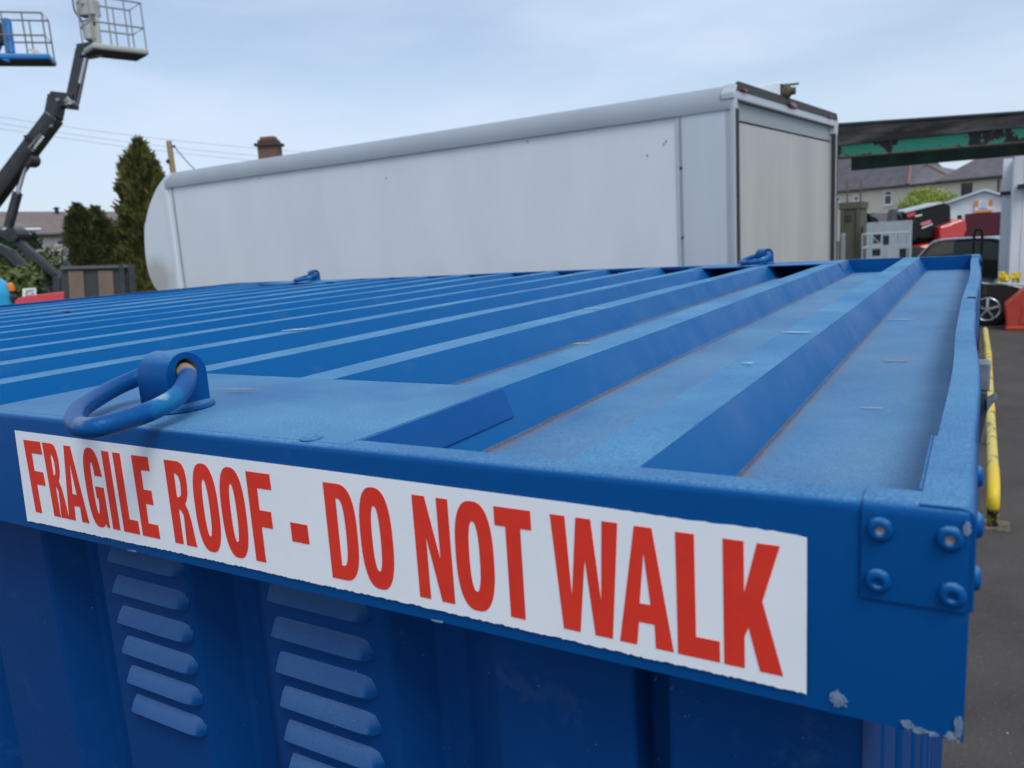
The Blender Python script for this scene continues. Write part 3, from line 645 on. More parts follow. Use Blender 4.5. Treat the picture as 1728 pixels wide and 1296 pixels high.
hedge_m = leaf_mat('hedge leaves', (.05, .075, .024), (.15, .18, .055)); ivy_m = leaf_mat('ivy leaves', (.02, .05, .018), (.05, .10, .035))
blos = mat('white blossom', (.62, .60, .52), .8)
def ground_at(px, py, t): v = PT(px, py, t); return Vector((v.x, v.y, 0)), v.z
g, zz = ground_at(233, 240, 24)
conifer('conifer', g, zz, 1.5, 'tallest pointed conifer standing right behind the nose of the box van', con_m, 52000, lean=0, seed=2)
g, zz = ground_at(130, 346, 23); conifer('conifer', g, zz, .80, 'short dark conifer with a rounded tip left of the tallest one', con_m2, 30000, seed=5, top=.3)
g, zz = ground_at(160, 352, 23.5); conifer('conifer', g, zz, .80, 'short dark conifer squeezed between its round tipped neighbour and the tallest one', con_m2, 30000, seed=8, top=.3)
g, zz = ground_at(35, 450, 19)
L_ = [(PT(x, y, t), (r, r, r * .8)) for x, y, t, r in ((20, 450, 19, .45), (70, 455, 19.5, .4), (-30, 440, 19, .6), (45, 478, 18.5, .5), (90, 480, 19, .35), (5, 485, 18.5, .5))]
bushy('garden_bush', g, 2, L_, 'loose green garden bush seen through the lift arms', hedge_m, 9000, seed=4, cat='bush', leaf=.06)
g, zz = ground_at(100, 445, 21)
bushy('blossom_bush', g, 2, [(PT(96, 442, 21), (.22, .22, .25)), (PT(92, 425, 21), (.3, .3, .15))], 'small bush with white blossom beside the dark lift arms', hedge_m, 900, seed=6, cat='bush', leaf=.05, flowers=(blos, 700))

# ------------------------------------------------------------------ houses
slate_b = mat('brown roof tiles', (.15, .12, .11), .85, col2=(.20, .165, .15), nscale=3, namt=.8, bump=.5, bscale=14, stretch=(1, 1, 4))
slate_g = mat('grey slate', (.085, .08, .09), .7, col2=(.13, .125, .13), nscale=1.5, namt=.8, bump=.4, bscale=10)
render_w = mat('white render', (.72, .68, .60), .9, col2=(.62, .58, .5), nscale=3, namt=.5)
render_c = mat('cream render', (.72, .67, .53), .9, col2=(.62, .58, .46), nscale=1.2, namt=.6)
glass = mat('window glass', (.03, .035, .04), .12, spec=.8); upvc = mat('white window frame', (.75, .75, .74), .4)
terracotta = mat('terracotta ridge', (.24, .12, .09), .8); gutter_m = mat('black gutter', (.02, .02, .02), .5); brick = mat('brown brick', (.14, .075, .055), .9, col2=(.22, .13, .1), nscale=20, namt=.8, bump=.4)
class House:
    """walls between two ground points a (left) and b (right); depth behind; eaves and ridge heights"""
    def __init__(s, name, a, b, depth, ze, zr, label, wall_m, roof_m, hipL=0., hipR=0., over=.3, group='houses round the yard'):
        s.a = Vector((a.x, a.y, 0)); s.b = Vector((b.x, b.y, 0)); s.d = (s.b - s.a).normalized(); s.n = Vector((-s.d.y, s.d.x, 0))
        if s.n.dot(s.a - Vector((CAMPOS.x, CAMPOS.y, 0))) < 0: s.n = -s.n
        s.L = (s.b - s.a).length; s.ze = ze
        s.o = empty(name, (s.a + s.b) / 2 + s.n * depth / 2, label, 'house', group)
        up = Vector((0, 0, 1)); A, B = s.a, s.b; C, D = s.b + s.n * depth, s.a + s.n * depth
        MB().hexa([A, B, C, D, A + up * ze, B + up * ze, C + up * ze, D + up * ze]).build('wall', wall_m, s.o)
        e = over; lift = up * (ze + .01)
        P = [s.P(-e, -e), s.P(s.L + e, -e), s.P(s.L + e, depth + e), s.P(-e, depth + e)]
        r1 = s.P(-e + hipL, depth / 2) + up * zr; r2 = s.P(s.L + e - hipR, depth / 2) + up * zr
        mb = MB(); low = [mb.bm.verts.new(p + lift) for p in P]; mid = [mb.bm.verts.new(p + lift + up * .12) for p in P]; R1 = mb.bm.verts.new(r1); R2 = mb.bm.verts.new(r2)
        mb.bm.faces.new(low[::-1])
        for i in range(4): mb.bm.faces.new((low[i], low[(i + 1) % 4], mid[(i + 1) % 4], mid[i]))
        mb.bm.faces.new((mid[0], mid[1], R2, R1)); mb.bm.faces.new((mid[1], mid[2], R2)); mb.bm.faces.new((mid[2], mid[3], R1, R2)); mb.bm.faces.new((mid[3], mid[0], R1))
        s.roof = mb.build('roof', roof_m, s.o)
        s.r1, s.r2, s.mid = r1, r2, [p + lift + up * .12 for p in P]
        g_ = MB().tube([s.P(-e, -e - .06) + lift, s.P(s.L + e, -e - .06) + lift], .06, 8).build('gutter', gutter_m, s.roof); s.gutter = g_
    def P(s, u, v): return s.a + s.d * u + s.n * v
    def window(s, u0, u1, z0, z1, bars=1, fm=None, frame=.07):
        c = s.P((u0 + u1) / 2, 0); up = Vector((0, 0, 1)); M = Matrix((s.d, s.n, up)).transposed()
        w, h = u1 - u0, z1 - z0; q = c + up * (z0 + z1) / 2
        mb = MB(); f = frame
        for sx in (-1, 1): mb.box(q + s.d * sx * (w - f) / 2 - s.n * .03, (f, .07, h), M)
        for sz in (-1, 1): mb.box(q + up * sz * (h - f) / 2 - s.n * .03, (w - 2 * f, .07, f), M)
        mb.box(q + up * h * .18 - s.n * .03, (w - 2 * f, .06, f * .8), M)
        o = mb.build('window', fm or upvc, s.o)
        MB().box(q - s.n * .012, (w - f, .03, h - f), M).build('pane', glass, o)
        MB().box(q - up * (h / 2 + .05) - s.n * .06, (w + .2, .16, .08), M).build('sill', upvc, o)
# left terrace (its front runs away from us, roughly parallel to the container's side)
XL = -46
a = PX(28, 398, XL); b = PX(205, 392, XL)
zr = PX(100, 357, XL - 3.6).z; ze = PX(75, 398, XL).z
hL = House('terraced_house', Vector((XL, a.y - 6, 0)), Vector((XL, b.y + 8, 0)), 7.2, ze, zr, 'white walled terrace with a long brown tiled roof behind the dark conifers', render_w, slate_b, over=.35)
def yu(px, py): return PX(px, py, XL).y - hL.a.y
for x0, x1, y0, y1 in ((63, 72, 403, 423), (94, 108, 401, 415)):
    hL.window(yu(x0, 410), yu(x1, 410), PX(x0, y1, XL).z, PX(x0, y0, XL).z)
v = PX(96, 358, XL - 3.2); MB().tube([v + Vector((0, 0, -.6)), v + Vector((0, 0, .25))], .12, 8).lathe(v + Vector((0, 0, .2)), (0, 0, 1), [(0, .2), (.05, .2), (.12, .03)], 8).build('flue', gutter_m, hL.roof)
# ivy house further left, hipped towards the right
XI = -34
aa = PX(-60, 392, XI); bb = PX(59, 384, XI)
hI = House('ivy_house', Vector((XI, aa.y - 2, 0)), Vector((XI, bb.y - .3, 0)), 5, bb.z - .1, PX(5, 338, XI - 2.5).z, 'house at the left edge with its wall grown over by ivy', render_w, mat('pale brown tiles', (.20, .18, .15), .85, col2=(.15, .13, .11), nscale=4, namt=.8, bump=.4, bscale=14), hipR=3.0, over=.3)
hI.gutter.data.materials[0] = upvc
bl = [(Vector((XI + .05, y, z)), (.12, .5, .45)) for y in [hI.a.y + hI.L * k / 14 for k in range(8, 15)] for z in (1.6, 2.3, hI.ze - .5)]
bushy('ivy', (XI + .1, hI.b.y - 1, 0), 2, bl, 'dark green ivy climbing the house wall at the left edge', ivy_m, 7000, seed=9, cat='ivy', leaf=.07, trunk=False)
# house behind the van: only its chimney shows
c0 = PT(440, 300, 34); c1 = PT(700, 300, 34)
cz = PT(455, 262, 34).z - .3
hC = House('chimney_house', Vector((c0.x - 1, c0.y, 0)), Vector((c1.x, c1.y, 0)), 6, cz - 1.8, cz - .05, 'house hidden behind the van but for its brown brick chimney', render_c, slate_g)
ct = PT(455, 250, 34 + .5); cw = .84
up = Vector((0, 0, 1)); M = Matrix((hC.d, hC.n, up)).transposed()
ztop = PT(455, 246, 34.5).z
ch = MB().box(Vector((ct.x, ct.y, (cz - 1.5 + ztop) / 2)), (cw, .7, ztop - cz + 1.5), M).build('chimney', brick, hC.roof)
chm = MB().box(Vector((ct.x, ct.y, ztop + .03)), (cw + .2, .9, .12), M)
for q in range(5): chm.box(Vector((ct.x, ct.y, ztop + .16)), (cw * .95 - q * .02, .6, .14), M) if q == 0 else None
chm.build('chimney_cap', brick, ch) if False else chm.build('chimney_cap', mat('dark brick', (.07, .05, .045), .9), hC.roof)
MB().box(Vector((ct.x, ct.y, ztop + .30)), (cw * .72, .5, .12), M).build('chimney_pot', mat('red pot', (.30, .09, .06), .9, col2=(.12, .08, .07), nscale=6, namt=.8), hC.roof)
def u_of(h, px, py):
    d = ray(px, py); o_ = h.a - CAMPOS; n_ = h.n; t = o_.dot(n_) / d.dot(n_); p = CAMPOS + d * t; return (p - h.a).dot(h.d), p.z
# right-hand houses
def ridge(a, b, depth, over, px, py, left):
    """hip length and ridge height that bring the ridge end to where it stands"""
    A, B = Vector((a.x, a.y, 0)), Vector((b.x, b.y, 0)); d = (B - A).normalized(); n_ = Vector((-d.y, d.x, 0))
    if n_.dot(A - Vector((CAMPOS.x, CAMPOS.y, 0))) < 0: n_ = -n_
    best = None
    for k in range(0, 160):
        h = k * .1; P_ = (A - d * (over - h) if left else B + d * (over - h)) + n_ * depth / 2
        e = abs(proj(P_)[0] - px)
        if best is None or e < best[0]: best = (e, h, P_)
    P_ = best[2]; t = (P_ - CAMPOS).dot(fwd); z = PT(px, py, t).z
    return best[1], z
eA = PT(1395, 327, 79); eB = PT(1610, 304.5, 68.5); ze = PT(1412, 325, 78).z
dAB_ = (eB - eA).normalized(); mid_ = eA.lerp(eB, .66)
a = eA - dAB_ * 9; b = mid_
u_mid = None
hR = House('cream_house', a, b, 8, ze, ze + 4.3, 'cream house with a dark slate roof and small white window left of the lime tree', render_c, slate_g, hipR=2.2, over=.35)
MB().tube([hR.mid[1], hR.r2, hR.r1], .13, 8).build('ridge_tiles', terracotta, hR.roof)
hp, zr = ridge(mid_, eB, 8, .35, 1561, 279, False)
hB = House('cream_house', mid_ + dAB_ * .02, eB, 8.02, ze - .01, zr, 'cream house with a lighter slate hip edged in red tiles behind the lime tree', render_c, mat('lighter slate', (.12, .115, .125), .7, col2=(.17, .165, .17), nscale=1.5, namt=.8, bump=.4, bscale=10), hipR=hp, over=.35)
MB().tube([hB.mid[1], hB.r2, hB.r1], .12, 8).build('ridge_tiles', terracotta, hB.roof)
for x0, x1, y0, y1 in ((1492, 1506, 322, 346), (1441, 1450, 328, 340), (1412, 1419, 330, 341)):
    u0, z1 = u_of(hR, x0, y0); u1, z0 = u_of(hR, x1, y1); hR.window(u0, u1, z0, z1, frame=.14)
a = PT(1590, 308, 60); b = PT(1740, 298, 55)
hp, zr = ridge(a, b, 7, .3, 1648, 268, True)
hS = House('cream_house', a, b, 7, PT(1600, 307, 59.5).z, zr, 'cream house with a wide slate roof rising behind the white gabled workshop', render_c, slate_g, hipL=hp, over=.3)
MB().tube([hS.mid[0], hS.r1, hS.r2], .09, 8).build('ridge_tiles', slate_b, hS.roof)
u0, z1 = u_of(hS, 1623, 310); u1, z0 = u_of(hS, 1640, 333); hS.window(u0, u1, z0, z1, fm=gutter_m)
u0, z1 = u_of(hS, 1687, 303); u1, z0 = u_of(hS, 1687, 320); MB().tube([hS.P(u0, -.15) + up * z1, hS.P(u0, -.15) + up * 0], .06, 8).build('downpipe', gutter_m, hS.o)
g, zz = ground_at(1565, 316, 47)
bushy('lime_tree', g, 3.2, [(PT(x, y, t), (r, r, r * .75)) for x, y, t, r in ((1565, 338, 47, .95), (1535, 348, 47, .75), (1595, 340, 47, .8), (1550, 330, 48, .6), (1580, 330, 48, .6), (1570, 356, 46, 1.0), (1530, 362, 47, .6))],
      'fresh lime green tree in front of the cream houses', lime, 16000, seed=12, leaf=.05, flowers=(blos, 900), core=False)

# ------------------------------------------------------------------ white gabled workshop with maroon shutter
ws_white = mat('painted block', (.80, .81, .82), .7, col2=(.55, .57, .60), nscale=1.5, namt=.5)
maroon = mat('maroon shutter', (.10, .012, .025), .45, col2=(.14, .025, .04), nscale=2, namt=.5)
YG = 40
wl = PY(1598, 400, YG); wr = PY(1702, 400, YG); apex = PY(1662, 320, YG); evl = PY(1602, 344, YG); evr = PY(1700, 337, YG)
ws = empty('gabled_workshop', ((wl.x + wr.x) / 2, YG, 0), 'white gabled workshop with a maroon roller shutter', 'building')
MB().prism([(wl.x, YG, 0), (wr.x, YG, 0), (wr.x, YG, evl.z), (apex.x, YG, apex.z - .08), (wl.x, YG, evl.z)], (0, 7, 0)).build('wall', ws_white, ws)
MB().prism([(wl.x - .15, YG - .2, evl.z - .02), (apex.x, YG - .2, apex.z - .05), (wr.x + .15, YG - .2, evl.z - .02), (wr.x + .15, YG - .2, evl.z + .08), (apex.x, YG - .2, apex.z + .05), (wl.x - .15, YG - .2, evl.z + .08)], (0, 7.4, 0)).build('roof', mat('pale sheet roof', (.6, .66, .72), .5), ws)
s0 = PY(1629, 361, YG); s1 = PY(1690, 361, YG)
mb = MB(); mb.bx(s0.x, s1.x, YG - .03, YG + .1, 0, s0.z)
for k in range(int(s0.z / .12)): mb.bx(s0.x + .02, s1.x - .02, YG - .045, YG - .031, k * .12 + .01, k * .12 + .09)
mb.build('roller_shutter', maroon, ws)
# notice board on the gable
n0 = PY(1645, 339, YG - .06); n1 = PY(1674, 358, YG - .06); nw = n1.x - n0.x; nh = n0.z - n1.z
sg = empty('notice_board', ((n0.x + n1.x) / 2, YG - .06, n1.z), 'orange and white notice board high on the white gable above the maroon shutter', 'sign')
MB().bx(n0.x, n1.x, YG - .07, YG - .02, n1.z, n0.z).build('board', mat('sign white', (.75, .76, .8), .5), sg)
org_ = mat('sign orange', (.75, .26, .03), .5); blu = mat('sign blue', (.08, .12, .5), .5)
MB().bx(n0.x, n1.x, YG - .076, YG - .071, n1.z, n1.z + nh * .2).bx(n0.x, n0.x + nw * .22, YG - .076, YG - .071, n1.z + nh * .5, n0.z).bx(n1.x - nw * .22, n1.x, YG - .076, YG - .071, n1.z + nh * .5, n0.z).build('orange_band', org_, sg)
MB().lathe(((n0.x + n1.x) / 2, YG - .071, n1.z + nh * .66), (0, -1, 0), [(0, nh * .25), (.004, nh * .25)], 20).build('emblem', mat('sign pale blue', (.55, .6, .75), .5), sg)
mb = MB()
for k in range(6): mb.bx(n0.x + nw * (.26 + .08 * k), n0.x + nw * (.31 + .08 * k), YG - .08, YG - .076, n1.z + nh * .27, n1.z + nh * (.36 if k % 2 else .40))
mb.build('lettering', blu, sg)

# ------------------------------------------------------------------ overhead beam with peeling green paint
def peeling(name):
    mt = mat(name, (.012, .013, .016), .7, bump=.6, bscale=25); n = mt.node_tree.nodes; l = mt.node_tree.links; b = n['Principled BSDF']
    t = n.new('ShaderNodeTexCoord'); z = n.new('ShaderNodeTexNoise'); z.inputs['Scale'].default_value = 2.1; z.inputs['Detail'].default_value = 9; z.inputs['Roughness'].default_value = .62; l.new(t.outputs['Object'], z.inputs['Vector'])
    r1 = n.new('ShaderNodeValToRGB'); e = r1.color_ramp.elements; e[0].position = .50; e[0].color = (.012, .013, .016, 1); e[1].position = .520; e[1].color = (.03, .27, .17, 1)
    k = r1.color_ramp.elements.new(.508); k.color = (.16, .20, .15, 1); e[0].position = .500
    l.new(z.outputs['Fac'], r1.inputs[0]); l.new(r1.outputs[0], b.inputs['Base Color']); return mt
peel = peeling('peeling green paint')
tim = mat('weathered black timber', (.028, .025, .024), .8, col2=(.17, .15, .135), nscale=3.0, namt=.8, bump=.4, bscale=20, stretch=(.25, 1, 3))
gb = empty('overhead_beam', (-.8, 13.6, 2.9), 'dark overhead beam with peeling green paint on its lower flange', 'beam')
tl, tr = 13.6, 11.6
def q4(xa, ya, ta, xb, yb, tb): return PT(xa, ya, ta), PT(xb, yb, tb)
a, b = q4(1330, 215, tl + .9, 1800, 180, tr - .45); hgt = .40
dirb = (b - a); dirb.z = 0; nrm = Vector((-dirb.y, dirb.x, 0)).normalized()
zA, zB = PT(1412, 208, tl).z, PT(1728, 186, tr).z
def bm_plank(z0a, z1a, z0b, z1b, off, th, name, m_, par=gb, A=a, B=b):
    """vertical-sided member following the beam line, offset behind"""
    p = A + nrm * off; q = B + nrm * off
    return MB().hexa([Vector((p.x, p.y, z0a)), Vector((q.x, q.y, z0b)), Vector((q.x, q.y, z0b)) + nrm * th, Vector((p.x, p.y, z0a)) + nrm * th,
                      Vector((p.x, p.y, z1a)), Vector((q.x, q.y, z1b)), Vector((q.x, q.y, z1b)) + nrm * th, Vector((p.x, p.y, z1a)) + nrm * th]).build(name, m_, par, bevel=.006)
def zat(px, py, off=0.):                       # height where the view ray meets the beam's vertical plane
    d = ray(px, py); o_ = a + nrm * off - CAMPOS; t = o_.dot(nrm) / d.dot(nrm); return (CAMPOS + d * t).z
def line(ya, yb, off=0.):                      # edge through (1412,ya) and (1728,yb), extended to both ends
    f_ = lambda x: lerp(ya, yb, (x - 1412) / 316)
    return zat(1330, f_(1330), off), zat(1800, f_(1800), off)
top = line(208, 187); e1 = line(212, 191); mid1 = line(246, 214); bot = line(266, 239)
bm_plank(e1[0], top[0], e1[1], top[1], -.05, .5, 'capping', mat('lead grey capping', (.06, .07, .085), .5))
bm_plank(mid1[0], e1[0], mid1[1], e1[1], 0, .12, 'fascia_board', tim)
bm_plank(bot[0], mid1[0], bot[1], mid1[1], .03, .08, 'lower_flange', peel)
l2a = (zat(1330, 276, .03), zat(1800, 243, .03)); 
bm_plank(bot[0] - .012, bot[0] + .012, bot[1] - .012, bot[1] + .012, .0, .42, 'bottom_plate', mat('rusty plate', (.16, .14, .11), .8, col2=(.05, .05, .04), nscale=5, namt=.8))
bt = line(292, 262, .8); bt1 = line(270, 240, .8)
A_ = a.lerp(b, (1424 - 1330) / 470 - .02)
bm_plank(bt[0], bt1[0], bt[1], bt1[1], .78, .1, 'rear_flange', peeling('dark green paint') if False else mat('dark green steel', (.008, .02, .018), .7, col2=(.01, .06, .04), nscale=3, namt=.8), A=A_, B=b)

# ------------------------------------------------------------------ right edge: white boarded building
wb = mat('white painted boards', (.74, .76, .80), .7, col2=(.5, .52, .54), nscale=3, namt=.6, stretch=(1, 1, .15), bump=.3)
YW = 17.5
x0 = PY(1707, 380, YW).x
bd = empty('boarded_building', (x0 + 2, YW + 2, 0), 'white vertical boarded building at the right edge', 'building')
zt_ = PY(1715, 264, YW).z; mb = MB(); k = 0
while k < 22:
    mb.bx(x0 + k * .16, x0 + k * .16 + .152, YW + .012 * (k % 2), YW + .06, .45, zt_); k += 1
mb.build('boarding', wb, bd)
mb = MB(); 
for k in range(26): mb.bx(x0, x0 + .05, YW + .06 + k * .17, YW + .06 + k * .17 + .16, .45, zt_)
mb.build('side_boarding', wb, bd)
MB().bx(x0 + .06, x0 + 3.6, YW + .07, YW + 4.4, 0, zt_ - .05).build('wall', mat('dark plinth', (.12, .11, .1), .9), bd)
px_ = PY(1697, 300, 19).x
bk2 = MB().bx(PY(1717, 314, YW - .1).x, PY(1745, 314, YW - .1).x, YW - .15, YW - .02, PY(1720, 319, YW - .1).z, PY(1720, 311, YW - .1).z).build('bracket', gutter_m, bd)
cp = empty('white_post', (px_ + .05, 19, 0), 'narrow flaking white post beside the boarded building', 'post')
MB().bx(px_ - .05, px_ + .10, 18.95, 19.15, 0, PY(1697, 268, 19).z).build('shaft', wb, cp)
MB().bx(px_ - .08, px_ + .12, 18.9, 19.2, PY(1697, 329, 18.9).z, PY(1697, 323, 18.9).z).build('bracket', gutter_m, cp)
MB().bx(px_ + .125, px_ + .21, 19.02, 19.12, 0, PY(1697, 268, 19).z).build('side_strip', mat('flaking brown wood', (.12, .11, .10), .9, col2=(.45, .45, .43), nscale=6, namt=.8), cp)

# ------------------------------------------------------------------ things between van and workshop
olive = mat('olive painted steel', (.095, .10, .062), .75, col2=(.07, .07, .045), nscale=3, namt=.8, stretch=(1, 1, .3))
YO = 21
o0 = PY(1417, 400, YO); o1 = PY(1452, 400, YO); zo = PY(1435, 343, YO).z
ol = empty('olive_cabinet', ((o0.x + o1.x) / 2, YO + .5, 0), 'tall olive green steel cabinet right of the van rear', 'cabinet')
MB().bx(o0.x, o1.x, YO, YO + 1.2, 0, zo).build('body', olive, ol, bevel=.02)
MB().bx(o0.x - .03, o1.x + .03, YO - .03, YO + 1.22, zo - .14, zo + .03).build('lid', olive, ol, bevel=.01)
MB().bx(o0.x + .12, o0.x + .26, YO - .02, YO, zo - .42, zo - .28).build('vent', seal, ol)
for xx in (o0.x + .03, o1.x - .10): MB().bx(xx, xx + .07, YO - .035, YO - .001, .1, zo - .15).build('corner_strip', olive, ol)
MB().tube([(o1.x + .05, YO - .1, 1.9), (o1.x + .05, YO - .1, 0)], .03, 8).build('pipe', gutter_m, ol)
pst = empty('slim_post', (PY(1423, 400, 15.5).x, 15.5, 0), 'slim pale post close to the rear corner of the van', 'post')
MB().bx(pst.location.x - .03, pst.location.x + .03, 15.45, 15.55, 0, PY(1423, 398, 15.5).z).lathe((pst.location.x, 15.5, PY(1423, 398, 15.5).z), (0, 0, 1), [(0, .045), (.03, .045), (.05, .02)], 10).build('shaft', mat('dull galvanised', (.4, .42, .42), .5, metal=.5), pst)
for px, top_, lab in ((1430, 306, 'shorter thin pole sticking up behind the olive cabinet'), (1453, 304, 'taller thin pole with a crosspiece behind the olive cabinet')):
    v = PT(px, top_, 34); t_ = empty('thin_pole', (v.x, v.y, 0), lab, 'pole'); mb = MB().tube([(v.x, v.y, 0), v], .04, 6)
    if px > 1440: mb.beam(v + Vector((-.2, 0, -.5)), v + Vector((.2, 0, -.5)), .05, .05)
    mb.build('shaft', mat('pole rust', (.16, .10, .08), .8), t_)
# palisade fence
galv = mat('galvanised grey', (.42, .49, .51), .6, col2=(.36, .42, .44), nscale=4, namt=.6)
YF = 28
f0 = PY(1454, 400, YF).x; f1 = PY(1536, 400, YF).x; zf = PY(1490, 373, YF).z
fe = empty('palisade_fence', ((f0 + f1) / 2, YF, 0), 'pale grey steel palisade fence behind the lift basket', 'fence')
mb = MB(); x = f0; 
while x < f1: mb.prism([(x, YF, 0), (x + .07, YF, 0), (x + .07, YF, zf - .05), (x + .035, YF, zf), (x, YF, zf - .05)], (0, .02, 0)); x += .082
mb.build('pales', galv, fe); MB().bx(f0, f1, YF + .03, YF + .07, zf - .4, zf - .34).bx(f0, f1, YF + .03, YF + .07, .4, .46).build('rails', galv, fe)
for xx in (f0 + .02, f1 - .1): MB().bx(xx, xx + .08, YF + .075, YF + .16, 0, zf - .2).build('post', galv, fe)
# small dark-roofed shed behind the fence
YS = 36
s0 = PY(1456, 376, YS); s1 = PY(1497, 376, YS); sa = PY(1466, 360, YS)
shd = empty('small_shed', ((s0.x + s1.x) / 2, YS + 1, 0), 'little shed with a grey roof peeping over the palisade fence', 'shed')
MB().prism([(s0.x, YS, 0), (s1.x, YS, 0), (s1.x, YS, s1.z), (s1.x - .8, YS, sa.z), (sa.x, YS, sa.z), (s0.x, YS, s0.z)], (0, 2, 0)).build('wall', gutter_m, shd)
r1_ = PY(1475, 361, YS - .2); r2_ = PY(1515, 361, YS - .2); r3_ = PY(1517, 378, YS - .5); r4_ = PY(1485, 378, YS - .5)
MB().hexa([r4_, r3_, r2_, r1_, r4_ + Vector((0, .3, .05)), r3_ + Vector((0, .3, .05)), r2_ + Vector((0, .3, .05)), r1_ + Vector((0, .3, .05))]).build('roof', slate_g, shd)
# parked access basket in front of the fence
YB = 20
def B_(px, py, Y=YB): return PY(px, py, Y)
bk = empty('parked_basket', B_(1495, 430) * 1, 'grey railed work basket with black panels parked in front of the palisade fence', 'work platform')
bk.location.z = 0
mb = MB(); zs = [B_(1490, y).z for y in (394, 417)] + [1.0]
xs = [B_(x, 410).x for x in (1455, 1470, 1487, 1501, 1517, 1531)]
for z_ in zs: mb.tube([(xs[0], YB, z_), (xs[-1], YB, z_), (xs[-1], YB + .9, z_), (xs[0], YB + .9, z_)], .016, 6, closed=True)
for x_ in xs: mb.tube([(x_, YB, .9), (x_, YB, zs[0])], .014, 6)
mb.build('railing', galv, bk)
MB().bx(xs[1] + .02, xs[2] - .03, YB + .05, YB + .4, B_(1480, 432).z, B_(1480, 421).z).bx(xs[2] + .03, xs[3] - .02, YB + .05, YB + .4, B_(1490, 414).z, B_(1490, 398).z).bx(xs[1] + .04, xs[2] - .02, YB + .06, YB + .4, B_(1480, 411).z, B_(1480, 396).z).bx(xs[4], xs[5], YB + .05, YB + .5, .9, B_(1525, 420).z).build('control_box', seal, bk)
MB().beam(B_(1517, 430), B_(1503, 402), .03, .03).beam(B_(1470, 397), B_(1486, 412), .02, .02).build('brace', galv, bk)
MB().bx(xs[0], xs[-1], YB, YB + .9, .85, .9).build('floor', galv, bk)
MB().bx(xs[0] + .1, xs[-1] - .1, YB + .2, YB + .7, 0, .85).build('pedestal', seal, bk)
# ------------------------------------------------------------------ red and black telehandler
blk = mat('black machine paint', (.005, .005, .006), .4, spec=.2); redp = mat('red machine paint', (.48, .018, .012), .3, coat=.4, col2=(.40, .015, .01), nscale=2, namt=.5)
th = empty('telehandler', (PT(1575, 400, 27).x, PT(1575, 400, 27).y, 0), 'red and black telescopic handler parked before the white gabled workshop', 'machine')
def slab(pix, t, thick, name, m_, bev=.04, par=th):
    """side outline seen from the yard, real thickness behind it"""
    return MB().prism([PT(x, y, t) for x, y in pix], (fwd * Vector((1, 1, 0))).normalized() * thick).build(name, m_, par, bevel=bev)
bo = slab([(1526, 360), (1592, 342), (1600, 343), (1605, 349), (1605, 376), (1594, 384), (1590, 400), (1560, 404), (1528, 400)], 26.5, 1.0, 'boom_housing', blk, .05)
slab([(1526, 356), (1591, 340.5), (1592, 343), (1527, 359.5)], 26.45, 1.0, 'top_edge', galv, .005, bo)
slab([(1530, 361), (1544, 357), (1545, 363), (1532, 367)], 26.47, .02, 'red_marking', redp, 0, bo); slab([(1552, 377), (1570, 371), (1572, 376), (1556, 381)], 26.47, .02, 'pink_marking', mat('faded pink', (.5, .14, .17), .5), 0, bo)
slab([(1545, 364), (1556, 361.5), (1556, 363.5), (1545, 366)], 26.47, .02, 'white_marking', upvc, 0, bo); slab([(1556, 384), (1574, 377), (1574, 378.5), (1556, 386)], 26.47, .02, 'white_marking', upvc, 0, bo)
slab([(1533, 398), (1590, 394), (1588, 412), (1536, 408)], 26.7, 1.0, 'turret', blk)
slab([(1526, 373), (1547, 373), (1547, 407), (1533, 407)], 26.3, .8, 'hydraulic_box', blk, .03)
ct_ = slab([(1585, 382), (1600, 378), (1612, 373), (1625, 369), (1631, 372), (1632, 390), (1627, 401), (1610, 405), (1586, 407)], 26.2, 1.3, 'counterweight', redp, .12)
slab([(1604, 368), (1616, 370), (1612, 375), (1602, 376)], 26.8, .8, 'engine_cover', redp, .04)
slab([(1618, 363), (1623, 363), (1624, 371), (1618, 371)], 26.9, .1, 'exhaust', blk, 0)
slab([(1543, 416), (1592, 408), (1600, 416), (1588, 440), (1538, 440)], 26.0, 1.8, 'chassis', redp, .08)
slab([(1547, 421), (1566, 421), (1566, 428), (1547, 428)], 25.97, .03, 'number_plate', mat('pale plate', (.6, .5, .48), .5), 0)
slab([(1507, 353), (1517, 352), (1510, 393), (1500, 393)], 26.6, .35, 'arm_head', mat('dark steel', (.04, .045, .055), .5), .03)
slab([(1513, 358), (1522, 356), (1530, 371), (1526, 375)], 26.6, .2, 'arm_link', mat('dark link steel', (.05, .055, .065), .5), .02)
for px in (1548, 1590):
    v = PT(px, 446, 25.9); v.z = .55; w = MB().lathe(v, fwd * Vector((1, 1, 0)), [(0, .42), (.05, .53), (.12, .55), (.33, .55), (.4, .45)], 24).build('wheel', tyre, th, smooth='auto')

